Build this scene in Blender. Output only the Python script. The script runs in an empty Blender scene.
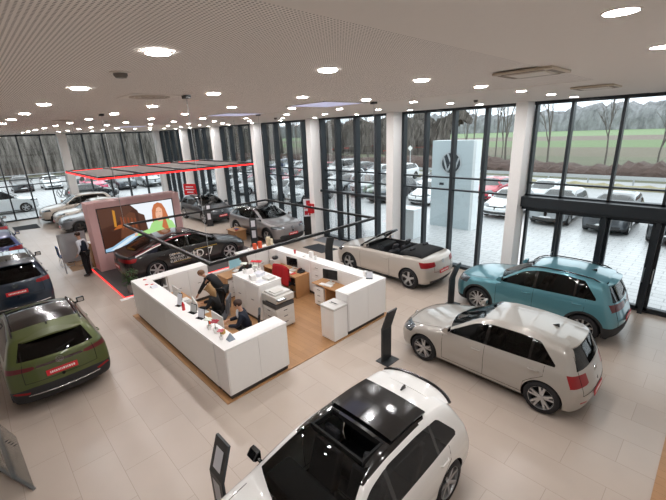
import bpy, bmesh, math, random
import numpy as np
from mathutils import Vector, Matrix, Euler
random.seed(7)
PI = math.pi
SC = bpy.context.scene
COL = SC.collection

# ------------------------------------------------------------------ camera
cd = bpy.data.cameras.new('camera'); cam = bpy.data.objects.new('camera', cd); COL.objects.link(cam)
cd.sensor_width = 36.0; cd.lens = 36.0 * 377.473 / 666.0; cd.clip_start = 0.05; cd.clip_end = 900
def cam_axes(yaw, pitch, roll):
    cy, sy, cp, sp = math.cos(yaw), math.sin(yaw), math.cos(pitch), math.sin(pitch)
    fwd = Vector((-sy*cp, cy*cp, -sp)); right = Vector((cy, sy, 0)); up = right.cross(fwd)
    cr, sr = math.cos(roll), math.sin(roll)
    return cr*right + sr*up, -sr*right + cr*up, fwd
R_, U_, F_ = cam_axes(0.8106980, 0.3038141, -0.0405768)
cam.matrix_world = Matrix(((R_.x, U_.x, -F_.x, 0), (R_.y, U_.y, -F_.y, 0), (R_.z, U_.z, -F_.z, 5.0), (0, 0, 0, 1)))
SC.camera = cam

# ------------------------------------------------------------------ world, exposure
w = bpy.data.worlds.new('overcast_sky'); SC.world = w; w.use_nodes = True
nt = w.node_tree; nt.nodes.clear()
out = nt.nodes.new('ShaderNodeOutputWorld'); bg = nt.nodes.new('ShaderNodeBackground')
tc = nt.nodes.new('ShaderNodeTexCoord'); sep = nt.nodes.new('ShaderNodeSeparateXYZ'); ramp = nt.nodes.new('ShaderNodeValToRGB')
nz = nt.nodes.new('ShaderNodeTexNoise'); nz.inputs['Scale'].default_value = 3.0; nz.inputs['Detail'].default_value = 4
mixn = nt.nodes.new('ShaderNodeMixRGB'); mixn.blend_type = 'MULTIPLY'; mixn.inputs[0].default_value = 0.12
nt.links.new(tc.outputs['Generated'], sep.inputs[0]); nt.links.new(sep.outputs['Z'], ramp.inputs[0])
nt.links.new(tc.outputs['Generated'], nz.inputs['Vector'])
ramp.color_ramp.elements[0].position = 0.0; ramp.color_ramp.elements[0].color = (0.80, 0.86, 0.93, 1)
ramp.color_ramp.elements[1].position = 0.6; ramp.color_ramp.elements[1].color = (0.95, 0.98, 1.0, 1)
nt.links.new(ramp.outputs[0], mixn.inputs[1]); nt.links.new(nz.outputs['Fac'], mixn.inputs[2])
nt.links.new(mixn.outputs[0], bg.inputs['Color']); bg.inputs['Strength'].default_value = 2.1
nt.links.new(bg.outputs[0], out.inputs['Surface'])
LAMP = 240.0                                   # radiance of the ceiling downlights
SC.view_settings.view_transform = 'Standard'; SC.view_settings.look = 'None'
SC.view_settings.gamma = 1.0; SC.view_settings.exposure = 0.32; SC.view_settings.use_curve_mapping = False
try:
    SC.cycles.max_bounces = 8; SC.cycles.transparent_max_bounces = 24; SC.cycles.diffuse_bounces = 4; SC.cycles.glossy_bounces = 4
    SC.cycles.sample_clamp_indirect = 6.0; SC.cycles.caustics_reflective = False; SC.cycles.caustics_refractive = False
except Exception: pass

# ------------------------------------------------------------------ materials
_M = {}
def srgb(h):
    h = h.lstrip('#'); v = [int(h[i:i+2], 16)/255 for i in (0, 2, 4)]
    return tuple(((c/12.92) if c <= .04045 else ((c+.055)/1.055)**2.4) for c in v) + (1,)
def mat(name, col, rough=.5, metal=0., coat=0., emit=0., spec=.5, noise=0., nscale=20., emitcol=None):
    if name in _M: return _M[name]
    m = bpy.data.materials.new(name); m.use_nodes = True; n = m.node_tree; b = n.nodes['Principled BSDF']
    c = srgb(col) if isinstance(col, str) else tuple(col) + (1,)
    b.inputs['Base Color'].default_value = c; b.inputs['Roughness'].default_value = rough; b.inputs['Metallic'].default_value = metal
    b.inputs['Specular IOR Level'].default_value = spec
    if coat: b.inputs['Coat Weight'].default_value = coat; b.inputs['Coat Roughness'].default_value = .03
    if emit:
        b.inputs['Emission Color'].default_value = srgb(emitcol) if emitcol else c; b.inputs['Emission Strength'].default_value = emit
    t = n.nodes.new('ShaderNodeTexCoord'); x = n.nodes.new('ShaderNodeTexNoise'); x.inputs['Scale'].default_value = nscale; x.inputs['Detail'].default_value = 3
    n.links.new(t.outputs['Object'], x.inputs['Vector'])
    mx = n.nodes.new('ShaderNodeMixRGB'); mx.blend_type = 'MULTIPLY'; mx.inputs[0].default_value = noise if noise else .03
    mx.inputs[1].default_value = c; n.links.new(x.outputs['Fac'], mx.inputs[2])
    g = n.nodes.new('ShaderNodeGamma'); g.inputs[1].default_value = 1.0
    n.links.new(mx.outputs[0], g.inputs[0]); n.links.new(g.outputs[0], b.inputs['Base Color'])
    _M[name] = m; return m
def paint(name, col, metal=.25, rough=.32):
    return mat(name, col, rough=rough, metal=metal, coat=.9)
def glassmat(name, tint=(.9, .95, .95), refl=1.0, ior=1.45, rough=0.0):
    if name in _M: return _M[name]
    m = bpy.data.materials.new(name); m.use_nodes = True; n = m.node_tree; n.nodes.clear()
    o = n.nodes.new('ShaderNodeOutputMaterial'); t = n.nodes.new('ShaderNodeBsdfTransparent'); g = n.nodes.new('ShaderNodeBsdfGlossy')
    t.inputs[0].default_value = tuple(tint) + (1,); g.inputs['Roughness'].default_value = rough
    f = n.nodes.new('ShaderNodeFresnel'); f.inputs[0].default_value = ior
    mu = n.nodes.new('ShaderNodeMath'); mu.operation = 'MULTIPLY'; mu.inputs[1].default_value = refl; mu.use_clamp = True
    n.links.new(f.outputs[0], mu.inputs[0]); x = n.nodes.new('ShaderNodeMixShader')
    n.links.new(mu.outputs[0], x.inputs[0]); n.links.new(t.outputs[0], x.inputs[1]); n.links.new(g.outputs[0], x.inputs[2]); n.links.new(x.outputs[0], o.inputs[0])
    _M[name] = m; return m
def nodemat(name, rough=.5):
    m = bpy.data.materials.new(name); m.use_nodes = True; _M[name] = m
    b = m.node_tree.nodes['Principled BSDF']; b.inputs['Roughness'].default_value = rough
    return m, m.node_tree, b

# ------------------------------------------------------------------ objects
def tag(o, label=None, cat=None, group=None, kind=None):
    if label: o['label'] = label
    if cat: o['category'] = cat
    if group: o['group'] = group
    if kind: o['kind'] = kind
    return o
def empty(name, loc=(0, 0, 0), rz=0, label=None, cat=None, group=None):
    o = bpy.data.objects.new(name, None); COL.objects.link(o); o.location = loc; o.rotation_euler = (0, 0, rz); o.empty_display_size = .1
    return tag(o, label, cat, group)
class MB:
    def __init__(s): s.v = []; s.f = []; s.m = []; s.mi = 0
    def add(s, vs, fs):
        k = len(s.v); s.v += [tuple(p) for p in vs]
        for f in fs: s.f.append(tuple(i+k for i in f)); s.m.append(s.mi)
        return s
    def box(s, x0, x1, y0, y1, z0, z1, rot=0, about=None):
        vs = [(x0,y0,z0),(x1,y0,z0),(x1,y1,z0),(x0,y1,z0),(x0,y0,z1),(x1,y0,z1),(x1,y1,z1),(x0,y1,z1)]
        if rot:
            cx, cy = about or ((x0+x1)/2, (y0+y1)/2); c, q = math.cos(rot), math.sin(rot)
            vs = [(cx+(x-cx)*c-(y-cy)*q, cy+(x-cx)*q+(y-cy)*c, z) for x, y, z in vs]
        return s.add(vs, [(0,3,2,1),(4,5,6,7),(0,1,5,4),(1,2,6,5),(2,3,7,6),(3,0,4,7)])
    def tube(s, pts, r, n=8, cap=True, flat=None):
        pts = [Vector(p) for p in pts]; N = len(pts); rs = r if isinstance(r, (list, tuple)) else [r]*N; rings = []
        up = Vector((0, 0, 1))
        for i, p in enumerate(pts):
            d = (pts[min(i+1, N-1)] - pts[max(i-1, 0)])
            d = d.normalized() if d.length > 1e-9 else Vector((0, 0, 1))
            a = d.cross(up if abs(d.z) < .95 else Vector((1, 0, 0))).normalized(); b = a.cross(d)
            rings.append([p + (a*math.cos(t*2*PI/n) + b*math.sin(t*2*PI/n)*(flat or 1))*rs[i] for t in range(n)])
        vs = [q for R in rings for q in R]; fs = []
        for i in range(N-1):
            for t in range(n): fs.append((i*n+t, i*n+(t+1) % n, (i+1)*n+(t+1) % n, (i+1)*n+t))
        if cap: fs.append(tuple(range(n-1, -1, -1))); fs.append(tuple((N-1)*n+t for t in range(n)))
        return s.add(vs, fs)
    def lathe(s, prof, n=24, axis='z', c=(0, 0, 0), cap=True):
        vs = []
        for r, h in prof:
            for t in range(n):
                a, b = r*math.cos(2*PI*t/n), r*math.sin(2*PI*t/n)
                p = (a, b, h) if axis == 'z' else ((a, h, b) if axis == 'y' else (h, a, b))
                vs.append((p[0]+c[0], p[1]+c[1], p[2]+c[2]))
        fs = []
        for i in range(len(prof)-1):
            for t in range(n): fs.append((i*n+t, i*n+(t+1) % n, (i+1)*n+(t+1) % n, (i+1)*n+t))
        if cap: fs.append(tuple(range(n-1, -1, -1))); fs.append(tuple((len(prof)-1)*n+t for t in range(n)))
        return s.add(vs, fs)
    def prism(s, poly, h0, h1, axis='z'):
        n = len(poly); g = (lambda a, b, h: (a, b, h)) if axis == 'z' else ((lambda a, b, h: (a, h, b)) if axis == 'y' else (lambda a, b, h: (h, a, b)))
        vs = [g(a, b, h0) for a, b in poly] + [g(a, b, h1) for a, b in poly]
        return s.add(vs, [tuple(range(n-1, -1, -1)), tuple(range(n, 2*n))] + [(i, (i+1) % n, n+(i+1) % n, n+i) for i in range(n)])
    def ell(s, c, r, n=12, m=8, rot=None):
        vs = []; M3 = rot or Matrix.Identity(3)
        for i in range(m+1):
            ph = -PI/2 + PI*i/m
            for t in range(n):
                p = M3 @ Vector((r[0]*math.cos(ph)*math.cos(2*PI*t/n), r[1]*math.cos(ph)*math.sin(2*PI*t/n), r[2]*math.sin(ph)))
                vs.append((c[0]+p.x, c[1]+p.y, c[2]+p.z))
        return s.add(vs, [(i*n+t, i*n+(t+1) % n, (i+1)*n+(t+1) % n, (i+1)*n+t) for i in range(m) for t in range(n)])
    def xf(s, M4):
        s.v = [tuple(M4 @ Vector(p)) for p in s.v]; return s
    def build(s, name, m, parent=None, smooth=False, bevel=0, loc=None, rz=0, seg=2, angle=None):
        me = bpy.data.meshes.new(name); me.from_pydata(s.v, [], s.f)
        ms = m if isinstance(m, (list, tuple)) else [m]
        for q in ms: me.materials.append(q)
        if len(ms) > 1: me.polygons.foreach_set('material_index', s.m)
        bm = bmesh.new(); bm.from_mesh(me)
        bmesh.ops.remove_doubles(bm, verts=bm.verts, dist=1e-6)
        if len(bm.faces) < 6000: bmesh.ops.recalc_face_normals(bm, faces=bm.faces)
        if bevel:
            es = [e for e in bm.edges if len(e.link_faces) == 2 and e.calc_face_angle(0) > .6]
            bmesh.ops.bevel(bm, geom=es, offset=bevel, segments=seg, profile=.5, affect='EDGES', clamp_overlap=True)
        bm.to_mesh(me); bm.free()
        if smooth: me.polygons.foreach_set('use_smooth', [True]*len(me.polygons))
        if angle: 
            me.polygons.foreach_set('use_smooth', [True]*len(me.polygons)); me.set_sharp_from_angle(angle=angle)
        me.update()
        o = bpy.data.objects.new(name, me); COL.objects.link(o)
        if parent: o.parent = parent
        if loc: o.location = loc
        if rz: o.rotation_euler = (0, 0, rz)
        return o
KIDS = {}
def copy_tree(o, loc=None, rz=None, label=None, group=None, parent=None, swap=None, scale=None):
    c = o.copy(); COL.objects.link(c); c.parent = parent
    if loc is not None: c.location = loc
    if rz is not None: c.rotation_euler = (0, 0, rz)
    if scale is not None: c.scale = scale
    if label: c['label'] = label
    if group: c['group'] = group
    if swap and c.type == 'MESH':
        for i, sl in enumerate(c.material_slots):
            if sl.material and sl.material.name in swap:
                nm = swap[sl.material.name]; sl.link = 'OBJECT'; sl.material = nm
    for ch in [x for x in o.children]: copy_tree(ch, parent=c, swap=swap)
    return c
def text_mesh(name, body, size, m, parent=None, M4=None, extrude=.003, align='CENTER', kern=1.0):
    cu = bpy.data.curves.new(name, 'FONT'); cu.body = body; cu.size = size; cu.extrude = extrude; cu.align_x = align; cu.align_y = 'CENTER'; cu.space_character = kern
    o = bpy.data.objects.new(name+'_tmp', cu); COL.objects.link(o); bpy.context.view_layer.update()
    me = bpy.data.meshes.new_from_object(o.evaluated_get(bpy.context.evaluated_depsgraph_get()))
    bpy.data.objects.remove(o)
    bm = bmesh.new(); bm.from_mesh(me); bmesh.ops.triangulate(bm, faces=bm.faces); bmesh.ops.subdivide_edges(bm, edges=[e for e in bm.edges if e.calc_length() > size*.15], cuts=3, use_grid_fill=True); bmesh.ops.triangulate(bm, faces=bm.faces); bm.to_mesh(me); bm.free()
    me.materials.clear(); me.materials.append(m)
    if M4 is not None: me.transform(M4)
    r = bpy.data.objects.new(name, me); COL.objects.link(r)
    if parent: r.parent = parent
    return r
def struct(o): o['kind'] = 'structure'; return o
# ================================================================== SETTING
CEIL = 5.6; XW = -33.3; YF = 12.5; XE = 2.2; YS = -7.0
white = mat('white_plaster', '#f8f6f4', .6, noise=.05)
anthr = mat('anthracite_aluminium', '#2b3136', .4, metal=.3)
blackm = mat('black_metal', '#141416', .4)
# floor: large beige tiles, slightly glossy
fm, n, b = nodemat('beige_floor_tiles', .27)
tcn = n.nodes.new('ShaderNodeTexCoord'); br = n.nodes.new('ShaderNodeTexBrick'); mp = n.nodes.new('ShaderNodeMapping')
mp.inputs['Location'].default_value = (.37, .45, 0)
br.inputs['Scale'].default_value = 1.0; br.inputs['Brick Width'].default_value = 1.2; br.inputs['Row Height'].default_value = .6; br.inputs['Mortar Size'].default_value = .0035
br.inputs['Mortar Smooth'].default_value = 0.2; br.offset = 0.5
br.inputs['Color1'].default_value = srgb('#c3b4a7'); br.inputs['Color2'].default_value = srgb('#beafa2'); br.inputs['Mortar'].default_value = srgb('#a8998c')
nzz = n.nodes.new('ShaderNodeTexNoise'); nzz.inputs['Scale'].default_value = 1.3; nzz.inputs['Detail'].default_value = 6
mxx = n.nodes.new('ShaderNodeMixRGB'); mxx.blend_type = 'MULTIPLY'; mxx.inputs[0].default_value = .12
n.links.new(tcn.outputs['Object'], mp.inputs[0]); n.links.new(mp.outputs[0], br.inputs['Vector']); n.links.new(tcn.outputs['Object'], nzz.inputs['Vector'])
n.links.new(br.outputs['Color'], mxx.inputs[1]); n.links.new(nzz.outputs['Fac'], mxx.inputs[2]); n.links.new(mxx.outputs[0], b.inputs['Base Color'])
struct(MB().box(XW-.2, XE+.2, YS-.2, YF+.12, -.2, 0).build('floor', fm))
# ceiling: perforated panels to the left of a joint, plain plaster to the right
cm, n, b = nodemat('perforated_acoustic_ceiling', .8)
tcn = n.nodes.new('ShaderNodeTexCoord'); vm = n.nodes.new('ShaderNodeVectorMath'); vm.operation = 'SCALE'; vm.inputs['Scale'].default_value = 1/.026
fr = n.nodes.new('ShaderNodeVectorMath'); fr.operation = 'FRACTION'; sb = n.nodes.new('ShaderNodeVectorMath'); sb.operation = 'SUBTRACT'; sb.inputs[1].default_value = (.5, .5, 0)
ml = n.nodes.new('ShaderNodeVectorMath'); ml.operation = 'MULTIPLY'; ml.inputs[1].default_value = (1, 1, 0)
le = n.nodes.new('ShaderNodeVectorMath'); le.operation = 'LENGTH'; lt = n.nodes.new('ShaderNodeMath'); lt.operation = 'LESS_THAN'; lt.inputs[1].default_value = .27
mx = n.nodes.new('ShaderNodeMixRGB'); mx.inputs[1].default_value = srgb('#f3ece6'); mx.inputs[2].default_value = srgb('#928a83')
n.links.new(tcn.outputs['Object'], vm.inputs[0]); n.links.new(vm.outputs[0], fr.inputs[0]); n.links.new(fr.outputs[0], sb.inputs[0]); n.links.new(sb.outputs[0], ml.inputs[0])
n.links.new(ml.outputs[0], le.inputs[0]); n.links.new(le.outputs['Value'], lt.inputs[0]); n.links.new(lt.outputs[0], mx.inputs[0]); n.links.new(mx.outputs[0], b.inputs['Base Color'])
plainc = mat('plain_ceiling_plaster', '#ebe4dd', .8)
c = MB(); c.box(XW-.2, -1.66, YS-.2, YF+.3, CEIL, CEIL+.3); c.mi = 1; c.box(-1.66, XE+.2, YS-.2, YF+.3, CEIL-.012, CEIL+.3)

# plain margins of the perforated field: strip along the facade
c.box(XW, -1.66, 7.2, YF, CEIL-.004, CEIL)
co = c.build('ceiling', [cm, plainc]); struct(co)
struct(MB().box(XE, XE+.2, YS-.2, YF+.3, 0, CEIL).build('wall_right', white))
struct(MB().box(XW-.2, XE, YS-.2, YS, 0, CEIL).build('wall_back', white))
struct(MB().box(XW-.25, XW, YS, -5.2, 0, CEIL).build('wall_left', white))

# structural columns
cx0 = [-4.42-4.65*k for k in range(6)]
for i, x in enumerate(cx0):
    o = MB().box(x-.165, x+.165, 11.78, 12.36, 0, CEIL).build('column', white, bevel=.01)
    lab = ['white column between the revolving teal car and the tall white sign pylon bay', 'white column behind the convertible car', 'white column with the red fire point on it', 'white column behind the grey show car with its red plate', 'slim far white column left of the dark show car', 'farthest white column seen above the pink screen wall'][i]
    lab = lab.replace('revolving teal car', 'entrance doors')
    tag(o, lab, 'column')
o = MB().box(XW+.05, XW+.55, 11.9, 12.4, 0, CEIL).build('column', white, bevel=.01); tag(o, 'white column in the far corner of the hall where both glass fronts meet', 'column')
o = MB().box(XW+.1, XW+.55, 5.35, 5.85, 0, CEIL).build('column', white, bevel=.01); tag(o, 'white column in the left glass front beside the parked white cars', 'column')
o = MB().box(XW+.1, XW+.55, -1.9, -1.4, 0, CEIL).build('column', white, bevel=.01); tag(o, 'white column at the far left end of the left glass front', 'column')

# north facade: one window object per bay (frame + panes)
pane = glassmat('clear_facade_glass', (.93, .96, .965), .6, 1.45)
def hbar(mb, x0, x1, z, t=.05, y0=12.3, y1=12.5): mb.box(x0, x1, y0, y1, z-t/2, z+t/2)
wn = [0]
def bay(xl, xr, mulls, trans, deep=.3, mw=.13, name='window', doorhead=None, thin=None):
    wn[0] += 1
    f = MB()
    for m in mulls: f.box(m-mw/2, m+mw/2, 12.5-deep, 12.52, 0, CEIL-.07)
    f.box(xl, xr, 12.3, 12.55, CEIL-.09, CEIL-.001); f.box(xl, xr, 12.32, 12.55, 0.001, .10)
    for z in trans: hbar(f, xl, xr, z, .055, 12.36, 12.5)
    if doorhead: f.box(xl, xr, 12.2, 12.56, doorhead-.05, doorhead+.05)
    for (x0, x1, z0, z1) in (thin or []): f.box(x0, x1, 12.4, 12.5, z0, z1)
    o = struct(f.build('%s_%d' % (name, wn[0]), anthr))
    g = MB().box(xl, xr, 12.445, 12.455, .1, CEIL-.09).build('glass_pane', pane, o)
    return o
T2 = [3.28, 2.85]
for k in range(6):
    xr = cx0[k]-.14; xl = (cx0[k+1]+.14) if k < 5 else XW+.5
    c1 = cx0[k+1] if k < 5 else XW+.3
    if k == 0: bay(xl, xr, [-8.86, -7.88, -6.78, -5.66], T2, .2, .11)
    elif k == 1: bay(xl, xr, [-13.40, -12.42, -11.28, -10.15], T2, .26, .13, doorhead=2.31, thin=[(-11.48, -11.40, .1, 2.3), (-12.0, -11.95, .1, 2.3)])
    else: bay(xl, xr, [c1+.26, c1+1.32, c1+2.42, c1+3.6], T2, .25, .12)
# entrance bay right of the first column
f = MB(); 
for m in (-4.2, -3.28, -2.12, -.97, .2, 1.4): f.box(m-.035, m+.035, 12.3, 12.52, 2.9, CEIL-.07)
f.box(-4.32, XE, 12.3, 12.55, CEIL-.09, CEIL-.001); hbar(f, -4.32, XE, 3.28, .045, 12.36, 12.5); hbar(f, -4.32, XE, 2.92, .05)
o = struct(f.build('window_7', anthr)); MB().box(-4.3, XE, 12.445, 12.455, 2.9, CEIL-.09).build('glass_pane', pane, o)
f = MB(); f.box(-4.25, XE, 12.0, 12.58, 2.60, 2.90); f.box(-4.32, XE, 12.15, 12.55, 2.50, 2.60); f.box(-4.32, XE, 12.34, 12.54, 0.001, .06)
struct(f.build('trim_1', anthr, bevel=.008))
dn = 0
for x0, x1 in ((-4.2, -3.26), (-3.24, -2.16), (-2.06, -1.02), (-.92, .12), (.22, 1.2), (1.25, 2.15)):
    dn += 1; f = MB(); t = .075
    f.box(x0, x0+t, 12.36, 12.5, .03, 2.5); f.box(x1-t, x1, 12.36, 12.5, .03, 2.5); f.box(x0, x1, 12.36, 12.5, .03, .14); f.box(x0, x1, 12.36, 12.5, 2.42, 2.5)
    d = struct(f.build('door_%d' % dn, anthr)); MB().box(x0+t, x1-t, 12.425, 12.435, .14, 2.42).build('glass_pane', pane, d)
    if dn in (1, 4, 3):
        hx = x0+.04 if dn == 4 else x1-.04
        MB().tube([(hx, 12.36, .85), (hx, 12.29, .87), (hx, 12.29, 1.22), (hx, 12.36, 1.24)], .014).build('door_handle', mat('brushed_steel', '#b9bcbd', .3, metal=.9), d)
f = MB()
for m in (-2.11, -.97): f.box(m-.05, m+.05, 12.2, 12.54, 0, 2.5)
f.box(.13, .21, 12.2, 12.54, 0, 2.5); struct(f.build('trim_2', anthr))

# left glass front (plane x = XW)
f = MB(); 
for y in (-.6, .7, 1.95, 3.15, 4.4): f.box(XW-.14, XW+.06, y-.035, y+.035, 2.3, CEIL)
for y in (6.9, 8.2, 9.5, 10.85): f.box(XW-.14, XW+.12, y-.045, y+.045, 0, CEIL)
for z in (2.33, 2.72): f.box(XW-.1, XW+.02, -5.2, 5.4, z-.03, z+.03)
f.box(XW-.1, XW+.02, 5.8, 12, 3.02, 3.07)
for y in (.7, 1.95, 3.15): f.box(XW-.12, XW+.04, y-.04, y+.04, 0, 2.33)
f.box(XW-.12, XW+.04, 4.38, 4.44, 0, 2.33)
for y in (-5.1, -3.8, -1.0): f.box(XW-.14, XW+.06, y-.035, y+.035, 0, CEIL)
f.box(XW-.14, XW+.06, -5.2, 12.4, CEIL-.1, CEIL-.001); f.box(XW-.14, XW+.06, -5.2, 12.4, .001, .08)
o = struct(f.build('window_8', anthr)); MB().box(XW-.05, XW-.04, -5.2, 12.4, .08, CEIL-.1).build('glass_pane', pane, o)

# flush skylights (matt luminous ceiling panels)
sky_m = mat('skylight_panel', '#c9cdf0', .5, emit=.42, emitcol='#cdd0f4')
for i, (x, y) in enumerate(((-6.62, 6.25), (-10.5, 6.2), (-20.2, 6.3))):
    r = MB(); r.box(x-.6, x+.6, y-.6, y+.6, CEIL-.014, CEIL-.005)
    o = r.build('skylight', sky_m); fr_ = MB()
    for a in (-1, 1): fr_.box(x-.64, x+.64, y+a*.62-.02, y+a*.62+.02, CEIL-.02, CEIL-.004); fr_.box(x+a*.62-.02, x+a*.62+.02, y-.64, y+.64, CEIL-.02, CEIL-.004)
    fr_.build('frame', white, o)
    tag(o, ['pale violet skylight panel in the ceiling, the nearest and largest one', 'pale skylight panel, the middle one left of the hanging black frame wire', 'farthest thin pale skylight strip in the ceiling'][i], 'skylight')
# downlights
dl_e = mat('downlight_diffuser', '#fff1df', .5, emit=LAMP, emitcol='#faf8f8'); dl_r = mat('downlight_trim', '#e9e2da', .5)
proto = None
for k in range(12):
    for j in range(0, 7):
        x = -.6-2.43*k; y = 1.22+1.69*j
        if k == 0 and j > 2 and y > 6: continue
        if any(abs(x-sx) < .85 and abs(y-sy) < .8 for sx, sy in ((-6.35, 6.25), (-10.5, 6.3), (-20.2, 6.3))): y -= .9; continue
        lab = 'round recessed ceiling downlight, row %s from the glass front' % ('first second third fourth fifth sixth seventh eighth ninth'.split()[6-j])
        lab += ', %s from the right' % ('first second third fourth fifth sixth seventh eighth ninth tenth eleventh twelfth'.split()[k])
        if proto is None:
            proto = MB().lathe([(.086, -.010), (.10, -.010), (.10, 0), (.086, 0), (.086, -.010)], 24, cap=False).build('ceiling_downlight', dl_r)
            MB().lathe([(.001, -.008), (.086, -.008)], 24, cap=False).build('diffuser', dl_e, proto)
            proto.location = (x, y, CEIL-.006); tag(proto, lab, 'ceiling light', 'recessed ceiling downlights')
        else: copy_tree(proto, (x, y, CEIL-.006), label=lab)
# ceiling devices
def cassette(x, y, s, lab, deep=.03):
    o = empty('ceiling_air_unit', (x, y, CEIL-.012), 0, lab, 'air conditioner')
    m = mat('air_unit_plastic', '#c9bba8', .5); m2 = mat('air_unit_slot', '#8d7f70', .6)
    MB().box(-s, s, -s, s, -deep, 0).build('casing', m, o, bevel=.01)
    f = MB()
    for a in (-1, 1): f.box(-s*.7, s*.7, a*s*.82-.03, a*s*.82+.03, -deep-.004, -deep); f.box(a*s*.82-.03, a*s*.82+.03, -s*.7, s*.7, -deep-.004, -deep)
    f.build('air_slot', m2, o); MB().box(-s*.6, s*.6, -s*.6, s*.6, -deep-.008, -deep).build('grille', mat('air_grille', '#ded5ca', .5), o)
cassette(-1.86, 5.14, .33, 'square beige air conditioning cassette in the ceiling, the nearer of the two')
cassette(-1.95, 8.55, .33, 'square beige air conditioning cassette in the ceiling, the farther of the two by the window')
def diffuser(x, y, lab):
    o = empty('ceiling_air_diffuser', (x, y, CEIL-.004), 0, lab, 'air diffuser')
    m = MB(); 
    for r in (.28, .2, .12): m.lathe([(r, 0), (r, -.012), (r-.05, -.012), (r-.05, 0)], 28, cap=False)
    m.build('ring', mat('air_unit_plastic2', '#bfb3a8', .6), o); MB().box(-.36, .36, -.36, .36, -.003, 0).build('panel', plainc, o)
diffuser(-6.19, 2.27, 'round ceiling air diffuser left of the hanging wire mount')
diffuser(-13.2, 2.4, 'round ceiling air diffuser farther away over the dark blue cars')
o = empty('smoke_detector', (-4.09, 1.27, CEIL), 0, 'dark smoke detector on the ceiling beside the nearest left downlight', 'smoke detector')
MB().lathe([(.06, 0), (.06, -.03), (.045, -.05), (.001, -.05)], 18, cap=False).build('detector_head', mat('detector_grey', '#6f6962', .5), o); MB().lathe([(.09, 0), (.09, -.012), (.001, -.012)], 18, cap=False).build('mounting_base', dl_r, o)
o = empty('smoke_detector', (-4.6, 9.35, CEIL), 0, 'small smoke detector on the ceiling in front of the sign pylon window', 'smoke detector')
MB().lathe([(.05, 0), (.05, -.03), (.035, -.06), (.001, -.06)], 18, cap=False).build('detector_head', mat('detector_grey', '#6f6962', .5), o)
o = empty('smoke_detector', (-12.6, 9.2, CEIL), 0, 'tiny dark smoke detector on the ceiling left of the far windows', 'smoke detector')
MB().lathe([(.06, 0), (.06, -.04), (.04, -.07), (.001, -.07)], 18, cap=False).build('detector_head', mat('detector_grey', '#6f6962', .5), o)
# door mats
def rug(name, poly, z, m, lab, cat='mat'):
    o = MB().prism(poly, .001, z).build(name, m); tag(o, lab, cat)
dmat = mat('dark_entrance_mat', '#33363b', .95, noise=.4, nscale=200)
rug('door_mat', [(-12.95, 10.4), (-11.6, 10.35), (-11.45, 11.2), (-12.8, 11.25)], .012, dmat, 'dark grey door mat on the floor beside the convertible, nearer than the lighter one')
rug('door_mat', [(-13.5, 11.5), (-11.5, 11.5), (-11.5, 12.25), (-13.5, 12.25)], .01, mat('grey_entrance_mat', '#7d7f83', .95, noise=.3, nscale=200), 'lighter grey door mat right at the glass door')
rug('door_mat', [(-30.9, 1.5), (-29.4, 1.5), (-29.2, 2.75), (-30.9, 2.75)], .012, dmat, 'dark door mat in front of the far left glass doors')
# wooden floor corner bottom right and floor of the reception
wm, n, b = nodemat('oak_plank_floor', .45)
tcn = n.nodes.new('ShaderNodeTexCoord'); br = n.nodes.new('ShaderNodeTexBrick'); br.inputs['Scale'].default_value = 1; br.inputs['Brick Width'].default_value = 1.4; br.inputs['Row Height'].default_value = .16; br.inputs['Mortar Size'].default_value = .002
br.inputs['Color1'].default_value = srgb('#bd8f62'); br.inputs['Color2'].default_value = srgb('#b08256'); br.inputs['Mortar'].default_value = srgb('#8a6440')
wv = n.nodes.new('ShaderNodeTexNoise'); wv.inputs['Scale'].default_value = 6; wv.inputs['Detail'].default_value = 8
mp = n.nodes.new('ShaderNodeMapping'); mp.inputs['Scale'].default_value = (.6, 8, 1); mx = n.nodes.new('ShaderNodeMixRGB'); mx.blend_type = 'MULTIPLY'; mx.inputs[0].default_value = .25
n.links.new(tcn.outputs['Object'], br.inputs['Vector']); n.links.new(tcn.outputs['Object'], mp.inputs[0]); n.links.new(mp.outputs[0], wv.inputs['Vector']); n.links.new(br.outputs['Color'], mx.inputs[1]); n.links.new(wv.outputs['Fac'], mx.inputs[2]); n.links.new(mx.outputs[0], b.inputs['Base Color'])
o = MB().box(-11.55, -5.95, 2.66, 7.75, .001, .02).build('wooden_floor_area', wm); tag(o, 'oak plank floor area under the white reception island', 'floor covering')
o = MB().box(.1, 2.1, 2.0, 7.5, .001, .02).build('wooden_floor_area', wm); tag(o, 'strip of oak plank floor cut by the lower right corner', 'floor covering')
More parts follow.
